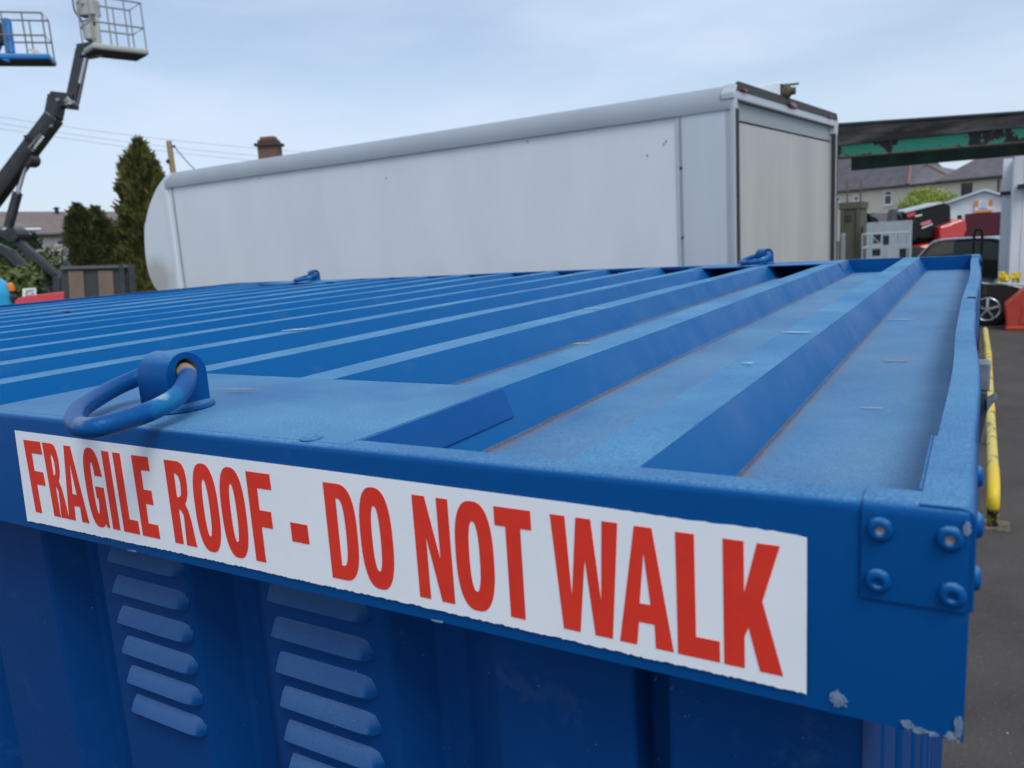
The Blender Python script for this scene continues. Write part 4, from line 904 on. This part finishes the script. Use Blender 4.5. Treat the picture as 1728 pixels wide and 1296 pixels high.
# ------------------------------------------------------------------ cars
carblack = mat('dark car paint', (.012, .013, .016), .18, coat=.8); cargl = mat('car glass', (.07, .09, .09), .05, spec=.9); chrome = mat('bright trim', (.55, .57, .6), .25, metal=.8); tail = mat('tail lamp', (.35, .01, .02), .3)
def car(name, x_front, y, L, dirx, label, style, z_scale=1.):
    """dirx: +1 front faces +x. y is the near side"""
    o = empty(name, (x_front - dirx * L / 2, y + .9, 0), label, 'car', 'cars parked along the yard')
    X = lambda u: x_front - dirx * L * u
    if style == 'coupe': low = [(.0, .36), (.0, .52), (.03, .62), (.12, .74), (.27, .84), (.45, .86), (.75, .90), (.94, .88), (.99, .72), (1., .45), (.98, .26), (.02, .24)]; cab = [(.32, .82), (.42, 1.08), (.52, 1.15), (.66, 1.15), (.80, 1.04), (.92, .87)]
    elif style == 'hatch': low = [(.0, .42), (.0, .62), (.03, .72), (.12, .83), (.27, .93), (.45, .97), (.75, .99), (.94, .97), (.99, .8), (1., .5), (.98, .30), (.02, .28)]; cab = [(.25, .93), (.38, 1.30), (.48, 1.42), (.70, 1.45), (.86, 1.38), (.95, 1.18), (.97, .97)]
    else: low = [(.0, .42), (.0, .64), (.04, .76), (.14, .86), (.26, .94), (.5, .98), (.8, 1.0), (.97, .98), (1., .82), (1., .5), (.98, .32), (.02, .28)]; cab = [(.24, .94), (.35, 1.32), (.44, 1.46), (.70, 1.50), (.86, 1.48), (.93, 1.40), (.985, .98)]
    W_ = 1.72; mb = MB()
    def loft(pr, widths, nm, m_, par, sm='auto', bev=.03):
        mb = MB(); ss = []
        for yy, k in widths:
            cxm = sum(p[0] for p in pr) / len(pr); czm = sum(p[1] for p in pr) / len(pr)
            ss.append([mb.bm.verts.new((X(cxm + (u - cxm) * k), y + yy, (czm + (z - czm) * k) if z > czm else z)) for u, z in pr])
        for A, B in zip(ss, ss[1:]):
            for j in range(len(pr)): mb.bm.faces.new((A[j], A[(j + 1) % len(pr)], B[(j + 1) % len(pr)], B[j]))
        mb.bm.faces.new(ss[0]); mb.bm.faces.new(ss[-1][::-1]); return mb.build(nm, m_, par, smooth=sm)
    body = loft(low, ((0, .965), (.10, .99), (.3, 1.), (W_ - .3, 1.), (W_ - .10, .99), (W_, .965)), 'body', carblack, o)
    cabin = loft(cab, ((.10, .86), (.22, .95), (.4, 1.), (W_ - .4, 1.), (W_ - .22, .95), (W_ - .10, .86)), 'cabin', carblack, o)
    # side glass; bright tube stands in for sky sheen along the roof edge
    cx = sum(p[0] for p in cab) / len(cab)
    g_ = [(cx + (u - cx) * .80, .97 + (z - .97) * .80 + .0) for u, z in cab]
    MB().prism([(X(u), y + .085, z + .015) for u, z in g_], (0, .05, 0)).build('side_window', cargl, cabin)
    MB().tube(spline([(X(cx + (u - cx) * .93), y + .13, .955 + (z - .955) * .965) for u, z in cab[:-1]], 4, False), .036, 6).build('roof_sheen_trim', chrome, cabin)
    if style == 'estate':
        MB().quad([(X(.945), y + .22, 1.36), (X(.945), y + W_ - .22, 1.36), (X(.990), y + W_ - .16, 1.02), (X(.990), y + .16, 1.02)]).build('rear_window', cargl, cabin)
        for yy in (y + .03, y + W_ - .23): MB().bx(X(.985), X(1.006), yy, yy + .2, .66, .94).build('tail_light', tail, o)
        MB().bx(X(.99), X(1.008), y + .6, y + 1.12, .50, .62).build('number_plate', mat('yellow plate', (.5, .4, .08), .5), o)
    for u in (.19, .81):
        for yy, sg in ((-.005, -1), (W_ - .19, 1)):
            v = Vector((X(u), y + yy, .315))
            ww = MB().lathe(v, (0, 1, 0), [(0, .20), (.01, .26), (.03, .31), (.16, .315), (.19, .29)], 30).build('wheel', tyre, o, smooth='auto')
            rm = MB(); yo = v.y - .012 if sg < 0 else v.y + .2
            rm.tube([(v.x + .205 * math.cos(a), yo, v.z + .205 * math.sin(a)) for a in (2 * math.pi * i / 28 for i in range(28))], .014, 6, closed=True)
            for i in range(5):
                a = 2 * math.pi * i / 5 + .3; rm.beam((v.x + .03 * math.cos(a), yo, v.z + .03 * math.sin(a)), (v.x + .20 * math.cos(a), yo, v.z + .20 * math.sin(a)), .03, .055, up=Vector((0, 1, 0)), h2=.03, w2=.045)
            rm.lathe((v.x, yo - .012, v.z), (0, 1, 0), [(0, .04), (.02, .05)], 14); rm.build('rim', chrome, ww)
    MB().prism([(X(.01), y + .0, .60), (X(.10), y + .0, .73), (X(.16), y + .0, .80), (X(.06), y + .0, .76), (X(.005), y + .02, .66)], (0, .25, 0)).build('headlight', mat('headlamp glass', (.55, .58, .6), .15), o, bevel=.01)
    MB().prism([(X(1.0), y + .0, .62), (X(.95), y + .0, .62), (X(.945), y + .0, .92), (X(.985), y + .0, .95)], (0, .25, 0)).build('tail_light', tail, o)
    return o
# near car: front to the right, its front wheel beside the container rail
vx = PY(1666, 516, 16.6)
car('black_coupe', vx.x + .19 * 4.1, 16.6, 4.1, 1, 'glossy black car with silver spoked wheels nearest the container corner', 'coupe')
# farther car: tail to the right
ec = PT(1640, 420, 19)
ecar = car('dark_estate_car', ec.x - 2.2, ec.y, 4.45, -1, 'dark estate car with a bright roof line behind the black car', 'estate')
ecar.rotation_euler.z = R(-48)
# black hoop (bicycle-rail style guard) beside the estate car
hp0 = PY(1643, 425, 12); hp1 = PY(1652, 388, 12)
hg = empty('black_hoop', (hp0.x, 12, 0), 'narrow black hoop standing up beyond the far container corner', 'hoop')
MB().tube(spline([(hp0.x, 12, 0), (hp0.x, 12, 1.3), (hp0.x, 12, hp1.z - .04), (hp0.x + .045, 12, hp1.z), (hp0.x + .09, 12, hp1.z - .04), (hp0.x + .09, 12, 1.3), (hp0.x + .09, 12, 0)], 5, False), .018, 8).build('bar', blk, hg, smooth=True)
# orange-red plastic barrier
ob = mat('orange red plastic', (.50, .055, .025), .45, col2=(.40, .05, .03), nscale=4, namt=.6)
YR = 16.0
p0, p1, p2, p3 = PY(1695, 514, YR), PY(1730, 486, YR), PY(1760, 486, YR), PY(1697, 549, YR)
br = empty('orange_barrier', (p1.x, YR + .25, 0), 'orange red plastic barrier at the right edge beside the black car', 'barrier')
MB().prism([(p3.x + .02, YR, 0), (p3.x + 1.1, YR, 0), (p3.x + 1.1, YR, p1.z), (p1.x, YR, p1.z), (p0.x, YR, p0.z)], (0, .45, 0)).build('body', ob, br, bevel=.03)
MB().bx(p3.x + .0, p3.x + 1.12, YR - .03, YR + .48, .0, .07).build('foot', ob, br, bevel=.02)
MB().prism([(p3.x + .20, YR - .012, .12), (p3.x + .42, YR - .012, .12), (p3.x + .36, YR - .012, .42), (p3.x + .24, YR - .012, .42)], (0, .01, 0)).build('moulded_rib', ob, br, bevel=.004)
# yellow flowers in a planter at the foot of the boarding
v = PY(1703, 468, 16.9)
yf = mat('yellow petals', (.75, .55, .02), .6)
MB().bx(v.x - .15, v.x + .35, 16.9, 17.2, 0, v.z - .22).build('planter', mat('dark timber planter', (.05, .04, .03), .9), tagp := empty('flower_planter', (v.x, 17, 0), 'low planter of yellow flowers behind the black car bonnet', 'planter'))
mb = MB(); ml = MB(); rnd = random.Random(3)
for i in range(16):
    c = Vector((v.x + rnd.uniform(-.14, .16), 16.95 + rnd.uniform(0, .2), v.z + rnd.uniform(-.08, .06)))
    ml.tube([Vector((c.x, c.y, v.z - .22)), c], .006, 5); MB().lathe(c, (rnd.uniform(-.4, .4), -1, rnd.uniform(-.2, .5)), [(0, .012), (.015, .045), (.02, .04), (.01, .01)], 7).build('flower', yf, tagp)
ml.build('stems', hedge_m, tagp)

# ------------------------------------------------------------------ yellow pipe barrier and catch
def yellow(name, c1, c2, amt, lo, hi, sc):
    return mat(name, c1, .45, col2=c2, nscale=sc, namt=amt, lo=lo, hi=hi)
yel = yellow('yellow paint', (.62, .50, .10), (.08, .06, .03), .9, .565, .60, 11); yel2 = yellow('bright yellow sleeve', (.70, .50, .02), (.2, .15, .03), .5, .62, .7, 9); yold = yellow('flaking yellow paint', (.30, .24, .05), (.02, .018, .015), 1., .46, .54, 16)
yb = PZ(1675, 888, 0)
yr = empty('yellow_barrier', (yb.x, yb.y, 0), 'scuffed yellow steel pipe barrier low along the container side', 'barrier')
tp = [(1676, 868), (1677.5, 822), (1674, 700), (1668, 610), (1663, 557)]
# the pipe: height about .3 m, running away from us
def YP(px, py, z): v = PZ(px, py, z); return v
pA = YP(1677, 822, .30); pB = YP(1671, 697, .30); pC = YP(1668, 600, .30); pD = YP(1662.5, 556, .30)
print('yellow', yb, pA, pB, pC, pD)
rr = .037
dAB = (pB - pA).normalized()
MB().tube([pA + dAB * .30, pB], rr, 20).build('pipe', yel, yr, smooth='auto')
elbow = spline([pA + dAB * .45, pA + dAB * .22, pA + dAB * .08 + Vector((0, 0, -.012)), Vector((pA.x, pA.y, .245)), Vector((pA.x, pA.y - .01, .17)), Vector((yb.x, yb.y, .10))], 5, False)
MB().tube(elbow[:-5], rr * 1.06, 20).build('elbow', yel2, yr, smooth='auto')
MB().tube([pB, pC], rr * .98, 20).build('pipe', yel, yr, smooth='auto'); MB().tube([pC, pD], rr * .96, 20).build('pipe', yel, yr, smooth='auto')
def along(p, q, d): return p + (q - p).normalized() * d
for p, q in ((pB, pC), (pC, pD)):
    MB().tube([along(p, q, -.02), along(p, q, .35 if p is pA else .3)], rr * 1.07, 20).build('sleeve', yel2, yr, smooth='auto')
MB().tube([Vector((yb.x, yb.y, .01)), Vector((pA.x, pA.y - .01, .19))], rr * .95, 18).build('post', yold, yr, smooth='auto')
MB().bx(yb.x - .1, yb.x + .1, yb.y - .1, yb.y + .1, 0, .012).build('base_plate', mat('dirty steel plate', (.16, .13, .08), .8, col2=(.05, .045, .04), nscale=20, namt=.8), yr)
for p in (pB, pC, pD):
    MB().tube([Vector((p.x, p.y, 0)), p], rr * .8, 14).build('post', yold, yr, smooth='auto')
# galvanised catch standing off the container side
gm = mat('galvanised catch', (.30, .36, .38), .45, metal=.5, col2=(.20, .24, .26), nscale=30, namt=.7)
YL = 1.5
l0, l1, l2 = PY(1655, 612, YL), PY(1655, 660, YL), PY(1655, 745, YL)
xr_ = PY(1671, 640, YL).x
MB().bx(-.03, xr_, YL, YL + .05, l1.z, l0.z).build('latch_plate', gm, box, bevel=.004)
MB().prism([(-.03, YL - .01, l1.z), (xr_ - .004, YL - .01, l1.z), (xr_ - .002, YL - .01, PY(1655, 690, YL).z), (xr_ - .012, YL - .01, l2.z), (-.03, YL - .01, l2.z)], (0, .02, 0)).build('latch_arm', mat('dark catch', (.07, .09, .09), .5, metal=.4), box, bevel=.003)
MB().prism([(xr_ - .006, YL - .02, PY(1665, 672, YL).z), (PY(1681, 664, YL).x, YL - .02, PY(1681, 663, YL).z), (PY(1681, 672, YL).x, YL - .02, PY(1681, 671, YL).z), (xr_ - .004, YL - .02, PY(1668, 692, YL).z)], (0, .03, 0)).build('latch_hook', gm, box, bevel=.002)

# ------------------------------------------------------------------ left: boom lifts
dk = mat('charcoal boom paint', (.014, .016, .019), .4, col2=(.035, .037, .042), nscale=5, namt=.6, coat=.1); lg = mat('light grey paint', (.42, .42, .40), .5, col2=(.33, .33, .31), nscale=3, namt=.6)
blu2 = mat('lift blue paint', (.02, .20, .50), .35, col2=(.02, .15, .4), nscale=4, namt=.5); steel = mat('rail steel', (.28, .29, .28), .4, metal=.4); under = mat('dark underside', (.05, .05, .048), .8); deckb = mat('expanded deck', (.14, .15, .16), .8)
TB = 18.5
def T_(x, y, t=TB): return PT(x, y, t)
side = fwd.copy(); side.z = 0; side.normalize()
lift = empty('boom_lift', Vector((T_(15, 395).x, T_(15, 395).y, 0)), 'charcoal boom lift raised high with a light grey basket', 'boom lift')
def arm(p, q, w, h, name, m_, par, w2=None, h2=None, bev=.03): return MB().beam(p, q, w, h, up=side.cross(Vector(q) - Vector(p)).normalized(), w2=w2, h2=h2).build(name, m_, par, bevel=bev)
ub = arm(T_(-60, 400), T_(92, 197), .32, .35, 'main_boom', dk, lift)
arm(T_(28, 283), T_(86, 205), .27, .24, 'inner_boom', mat('boom slide', (.06, .06, .065), .4), ub, bev=.02)
# letters on the boom side are a row of small pale blocks too blurred to read
mb = MB(); f2 = T_(52, 252, TB - .24); f3 = T_(72, 227, TB - .24)
for k in range(7): 
    p = f2.lerp(f3, k / 7); q = f2.lerp(f3, (k + .55) / 7); mb.beam(p, q, .02, .13, up=side.cross(q - p).normalized())
mb.build('lettering', upvc, ub)
arm(T_(90, 200), T_(97, 163), .30, .32, 'boom_head', dk, lift); arm(T_(90, 168), T_(128, 172), .32, .34, 'knuckle', dk, lift)
MB().prism([T_(113, 162, TB - .22), T_(126, 175, TB - .22), T_(109, 177, TB - .22)], side * .02).build('reflector', lg, lift)
for off in (-.10, .0, .08):
    MB().tube(spline([T_(-40, 362 + off * 40, TB - .26), T_(20, 290 + off * 60, TB - .27), T_(60, 236 + off * 60, TB - .26), T_(88, 198 + off * 60, TB - .25), T_(104, 172 + off * 50, TB - .24), T_(118, 178 + off * 60, TB - .22)], 5, False), .012, 6).build('hose', seal, ub)
for q_ in ((84, 212), (66, 236), (96, 168), (110, 170), (122, 172), (140, 90), (30, 325)):
    MB().lathe(T_(*q_, TB - .24), side, [(0, .035), (.06, .05)], 10).build('pin', steel, lift, smooth='auto')
for q_ in ((46, 232), (57, 250)):
    MB().box(T_(*q_, TB - .2), (.10, .10, .10)).build('clamp', seal, ub)
jb = arm(T_(122, 172), T_(140, 84), .24, .24, 'jib', dk, lift)
arm(T_(127, 148), T_(136, 92), .20, .12, 'jib_cover', mat('grey brown cover', (.10, .095, .095), .5), jb)
MB().tube([T_(128, 178), T_(148, 90)], .035, 8).build('jib_rod', steel, lift)
MB().tube([T_(134, 141, TB - .15), T_(144, 98, TB - .15)], .03, 8).build('jib_cylinder', chrome, lift)
arm(T_(136, 88), T_(160, 84), .34, .30, 'rotator', dk, lift)
cyl = MB().tube([T_(14, 384), T_(30, 325)], .105, 12).build('lift_cylinder', dk, lift, smooth='auto'); MB().tube([T_(30, 325), T_(43, 280)], .05, 10).build('ram', chrome, cyl, smooth='auto')
MB().lathe(T_(40, 268, TB - .2), side, [(0, .17), (.4, .17)], 14).build('pivot', dk, lift); MB().lathe(T_(17, 396, TB - .25), side, [(0, .16), (.5, .16)], 14).build('pivot', dk, lift)
arm(T_(17, 396), T_(104, 472), .20, .18, 'upper_link', dk, lift); arm(T_(-30, 405), T_(22, 430), .24, .20, 'lower_link', dk, lift); arm(T_(16, 426), T_(96, 508), .24, .22, 'lower_link', dk, lift)
arm(T_(-40, 378), T_(20, 400), .24, .18, 'upper_link', dk, lift)
arm(T_(101, 468), T_(101, 560), .36, .18, 'riser', dk, lift)
bp = T_(70, 560); MB().box((bp.x, bp.y, .75), (2.4, 1.6, .6), Matrix.Rotation(.5, 3, 'Z')).build('chassis', dk, lift, bevel=.08)
for sx in (-1, 1):
    for sy in (-1, 1):
        v = Vector((bp.x, bp.y, .42)) + Matrix.Rotation(.5, 3, 'Z') @ Vector((sx * .95, sy * .85, 0)); MB().lathe(v, Matrix.Rotation(.5, 3, 'Z') @ Vector((0, 1, 0)), [(-.13, .3), (-.12, .42), (.12, .42), (.13, .3)], 20).build('wheel', tyre, lift, smooth='auto')
def basket(c, yaw, w, d, h, deck_m, rail_m, par, post_m, th=.13, tilt=0.):
    """c: centre of the deck underside"""
    M = Matrix.Rotation(yaw, 3, 'Z'); Q = lambda x, y, z: c + M @ Vector((x, y, z))
    MB().box(Q(0, 0, th / 2), (w, d, th), M).build('deck', deck_m, par, bevel=.04)
    MB().box(Q(0, 0, -.006), (w * .94, d * .9, .012), M).build('deck_underside', under, par)
    mb = MB(); x, y = w / 2 - .04, d / 2 - .04
    for z in (h, h * .52): mb.tube([Q(-x, -y, z), Q(x, -y, z), Q(x, y, z), Q(-x, y, z)], .021, 8, closed=True)
    pts = [(-x, -y), (x, -y), (x, y), (-x, y)] + [(-x + 2 * x * k / 3, s * y) for k in (1, 2) for s in (-1, 1)]
    for a_, b_ in pts: mb.tube([Q(a_, b_, th), Q(a_, b_, h)], .017, 8)
    mb.build('railing', rail_m, par)
    return Q
bc = T_(196, 93, TB + .1)
Q = basket(bc, R(75), 1.25, .78, 1.15, lg, steel, lift, lg)
arm(T_(168, 95), T_(157, 8), .10, .16, 'basket_post', lg, lift, bev=.02)
arm(T_(156, 70), T_(152, 40), .3, .22, 'basket_bracket', lg, lift); arm(T_(143, 42), T_(163, 38), .2, .16, 'valve_block', seal, lift)
MB().box(T_(149, 14), (.42, .3, .36), Matrix.Rotation(R(25), 3, 'Z')).build('control_box', lg, lift, bevel=.02)
MB().tube(spline([T_(122, -6), T_(126, 18), T_(137, 34), T_(141, 50), T_(144, 66)], 5, False), .02, 8).build('hose', seal, lift)
# second lift: only its blue basket reaches into the picture
T2 = 19
l2_ = empty('boom_lift', Vector((T_(-60, 300, T2).x, T_(-60, 300, T2).y, 0)), 'blue boom lift basket cut off by the left edge', 'boom lift')
bc2 = T_(38, 106, T2)
basket(bc2, R(48), 1.35, .76, 1.05, blu2, mat('brown grey rail', (.16, .15, .14), .5, metal=.3), l2_, blu2, th=.14)
arm(T_(18, 92, T2 - .3), T_(10, 32, T2 - .3), .16, .18, 'basket_post', blu2, l2_, bev=.03); arm(T_(-2, 40, T2 - .2), T_(-2, 75, T2 - .2), .2, .22, 'control_box', seal, l2_)
MB().tube(spline([T_(-6, 85, T2 - .4), T_(4, 99, T2 - .4), T_(16, 103, T2 - .4)], 5, False), .035, 8).build('hose', blu2, l2_)
MB().beam(T_(49, 84, T2 - .62), T_(66, 88, T2 - .5), .01, .08, up=side.cross(T_(66, 88, T2) - T_(49, 84, T2)).normalized()).build('lettering', upvc, l2_)
arm(T_(-5, 60, T2), T_(-90, 250, T2), .25, .3, 'boom', blu2, l2_); arm(T_(-90, 250, T2), T_(-120, 560, T2), .35, .4, 'mast', blu2, l2_)
q = T_(-120, 560, T2); MB().box((q.x, q.y, .6), (2.2, 1.6, .9), Matrix.Rotation(.5, 3, 'Z')).build('chassis', blu2, l2_, bevel=.1)
# brown-panelled stillage
TS = 15
sk = empty('steel_stillage', Vector((T_(165, 470, TS).x, T_(165, 470, TS).y, 0)), 'black steel frame rack with two brown panels left of the van', 'rack')
MB().prism([T_(104, 453, TS), T_(215, 449, TS), T_(215, 560, TS), T_(104, 560, TS)], side * .08).build('mesh_side', mat('black mesh', (.022, .022, .024), .6, col2=(.05, .05, .05), nscale=60, namt=.7), sk)
bp_ = mat('brown board', (.17, .12, .085), .8, col2=(.12, .09, .07), nscale=5, namt=.6)
for x0_, x1_ in ((115, 140), (165, 190)): MB().prism([T_(x0_, 457, TS - .03), T_(x1_, 457, TS - .03), T_(x1_ + 6, 560, TS - .03), T_(x0_ + 6, 560, TS - .03)], side * .03).build('panel', bp_, sk)
MB().beam(T_(103, 452, TS - .05), T_(216, 449, TS - .05), .06, .05).build('top_rail', mat('grey steel rail', (.12, .12, .13), .5), sk)
for xx in (206, 222): arm(T_(xx, 447, TS - .04), T_(xx + 8, 560, TS - .04), .09, .09, 'post', dk, sk, bev=.01)
MB().prism([T_(105, 440, TS + .1), T_(112, 440, TS + .1), T_(119, 451, TS + .1), T_(105, 453, TS + .1)], side * .06).build('hinge', dk, sk)
# red machine cover, blue cowl with beacon, white sign low at the left edge
rd = empty('red_cover', Vector((T_(75, 500, 12).x, T_(75, 500, 12).y, 0)), 'red sheet metal cover just showing over the far container edge', 'cover')
MB().prism([T_(40, 500, 12), T_(107, 492, 12), T_(107, 530, 12), T_(20, 530, 12), T_(20, 506, 12)], side * .04).build('panel', mat('pinkish red paint', (.55, .05, .06), .4), rd, bevel=.02)
rd2 = MB().prism([T_(40, 530, 12), T_(100, 530, 12), T_(100, 720, 12), T_(40, 720, 12)], side * .4); q = [v for v in rd2.bm.verts]
for v_ in q: v_.co.z = max(0, v_.co.z)
rd2.build('stand', dk, rd)
cy = empty('cyan_machine', Vector((T_(0, 500, 11).x, T_(0, 500, 11).y, 0)), 'cyan rounded machine cowl with an orange beacon at the left edge', 'machine')
cm = mat('cyan paint', (.02, .36, .62), .3, coat=.4)
c_ = T_(-8, 500, 11); mbb = MB(); mbb.lathe(c_ - Vector((0, 0, .4)), (0, 0, 1), [(0, .2)] + [(.4 + .27 * math.sin(R(a)), .22 * math.cos(R(a)) + .0) for a in range(0, 89, 12)], 24); mbb.build('cowl', cm, cy, smooth='auto')
MB().box((c_.x, c_.y, (c_.z - .4) / 2), (.5, .5, c_.z - .4)).build('body', cm, cy, bevel=.04)
b_ = T_(19, 487, 11); bl_ = MB().lathe(b_ - Vector((0, 0, .03)), (0, 0, 1), [(0, .045), (.03, .045), (.08, .042), (.11, .028), (.115, .005)], 16).build('beacon', mat('orange lens', (.75, .20, .01), .3), cy, smooth='auto')
MB().tube([b_ + Vector((0, 0, -.03)), b_ + Vector((0, 0, -.22)), Vector((c_.x, c_.y, c_.z - .3))], .02, 8).lathe(b_ - Vector((0, 0, .16)), (0, 0, 1), [(0, .05), (.05, .06), (.08, .03)], 10).build('beacon_stem', seal, cy)
ss = empty('white_sign', Vector((T_(50, 500, 14).x, T_(50, 500, 14).y, 0)), 'small white sign with dark marks low before the garden bush', 'sign')
MB().prism([T_(38, 487, 14), T_(60, 486, 14), T_(62, 512, 14), T_(38, 513, 14)], side * .02).build('board', upvc, ss)
mb = MB()
for a_, b_ in (((43, 491), (57, 489.5)), ((42, 495), (48, 494.5)), ((52, 494), (58, 496)), ((43, 499), (55, 498))): mb.beam(T_(*a_, 13.99), T_(*b_, 13.99), .01, .012)
mb.build('marks', seal, ss)
MB().tube([T_(50, 512, 14.02), Vector((T_(50, 512, 14.02).x, T_(50, 512, 14.02).y, 0))], .03, 8).build('stake', galv, ss)

# ------------------------------------------------------------------ pole and wires
pt = PT(285, 238, 28); tpole = empty('telegraph_pole', (pt.x + .1, pt.y, 0), 'brown wooden telegraph pole rising behind the van nose', 'pole')
pw = mat('weathered pole wood', (.36, .25, .13), .8, col2=(.25, .17, .09), nscale=8, namt=.7, stretch=(1, 1, .2))
MB().tube([(pt.x, pt.y, 0), pt], [.13, .095], 12).build('shaft', pw, tpole, smooth='auto')
MB().beam(PT(285, 275, 27.9), PT(282, 270, 27.9), .06, .12).tube([PT(290, 248, 27.9), PT(296, 246, 27.9)], .03, 6).build('fitting', gutter_m, tpole)
wire_m = mat('cable', (.10, .11, .12), .6); wire_p = mat('bare conductor', (.22, .25, .28), .4, metal=.5)
for (p, q, t0, t1, r, nm, lab) in (((-120, 178), (640, 262), 45, 60, .011, 'power_line', 'topmost of the three thin power lines crossing the sky'), ((-120, 188), (640, 276), 45, 60, .011, 'power_line', 'middle one of the three thin power lines crossing the sky'), ((-120, 197), (640, 284), 45, 60, .011, 'power_line', 'lowest of the three thin power lines crossing the sky')):
    a_ = PT(*p, t0); b_ = PT(*q, t1); n = 16
    o = MB().tube([a_.lerp(b_, i / n) - Vector((0, 0, .5 * 4 * (i / n) * (1 - i / n))) for i in range(n + 1)], r, 5).build(nm, wire_p, None, origin=a_); tag(o, lab, 'cable', 'power lines across the sky')
a_ = PT(292, 245, 28); b_ = PT(345, 300, 30)
o = MB().tube([a_.lerp(b_, i / 8) + Vector((0, 0, -.08 * math.sin(math.pi * i / 8))) for i in range(9)], .018, 6).build('service_cable', wire_m, None, origin=a_); tag(o, 'short dark cable sloping from the telegraph pole down behind the van', 'cable')
# far hedge line closes the horizon
rnd = random.Random(21); blobs = [(Vector((-110 + 12 * i + rnd.uniform(-3, 3), 120 + rnd.uniform(-6, 6), 1.2)), (9, 4, 2.2 + rnd.random())) for i in range(14)]
mh = []
hb = MB()
verts, faces = [], []
for i in range(16000):
    c, r = rnd.choice(blobs); d = Vector((rnd.gauss(0, 1), rnd.gauss(0, 1), abs(rnd.gauss(0, 1)))).normalized(); p = c + Vector((d.x * r[0], d.y * r[1], d.z * r[2])) * rnd.uniform(.7, 1.05)
    s_ = rnd.uniform(.15, .4); u = Vector((rnd.gauss(0, 1), rnd.gauss(0, 1), rnd.gauss(0, 1))).normalized(); v_ = u.cross(d).normalized(); k = len(verts); verts += [p - u * s_, p + v_ * s_ * .7, p + u * s_, p - v_ * s_ * .7]; faces.append((k, k + 1, k + 2, k + 3))
me = bpy.data.meshes.new('far_trees'); me.from_pydata(verts, [], faces); me.materials.append(hedge_m); o = bpy.data.objects.new('far_trees', me); COL.objects.link(o); tag(o, 'low dark band of far trees on the horizon', 'trees', kind='stuff')
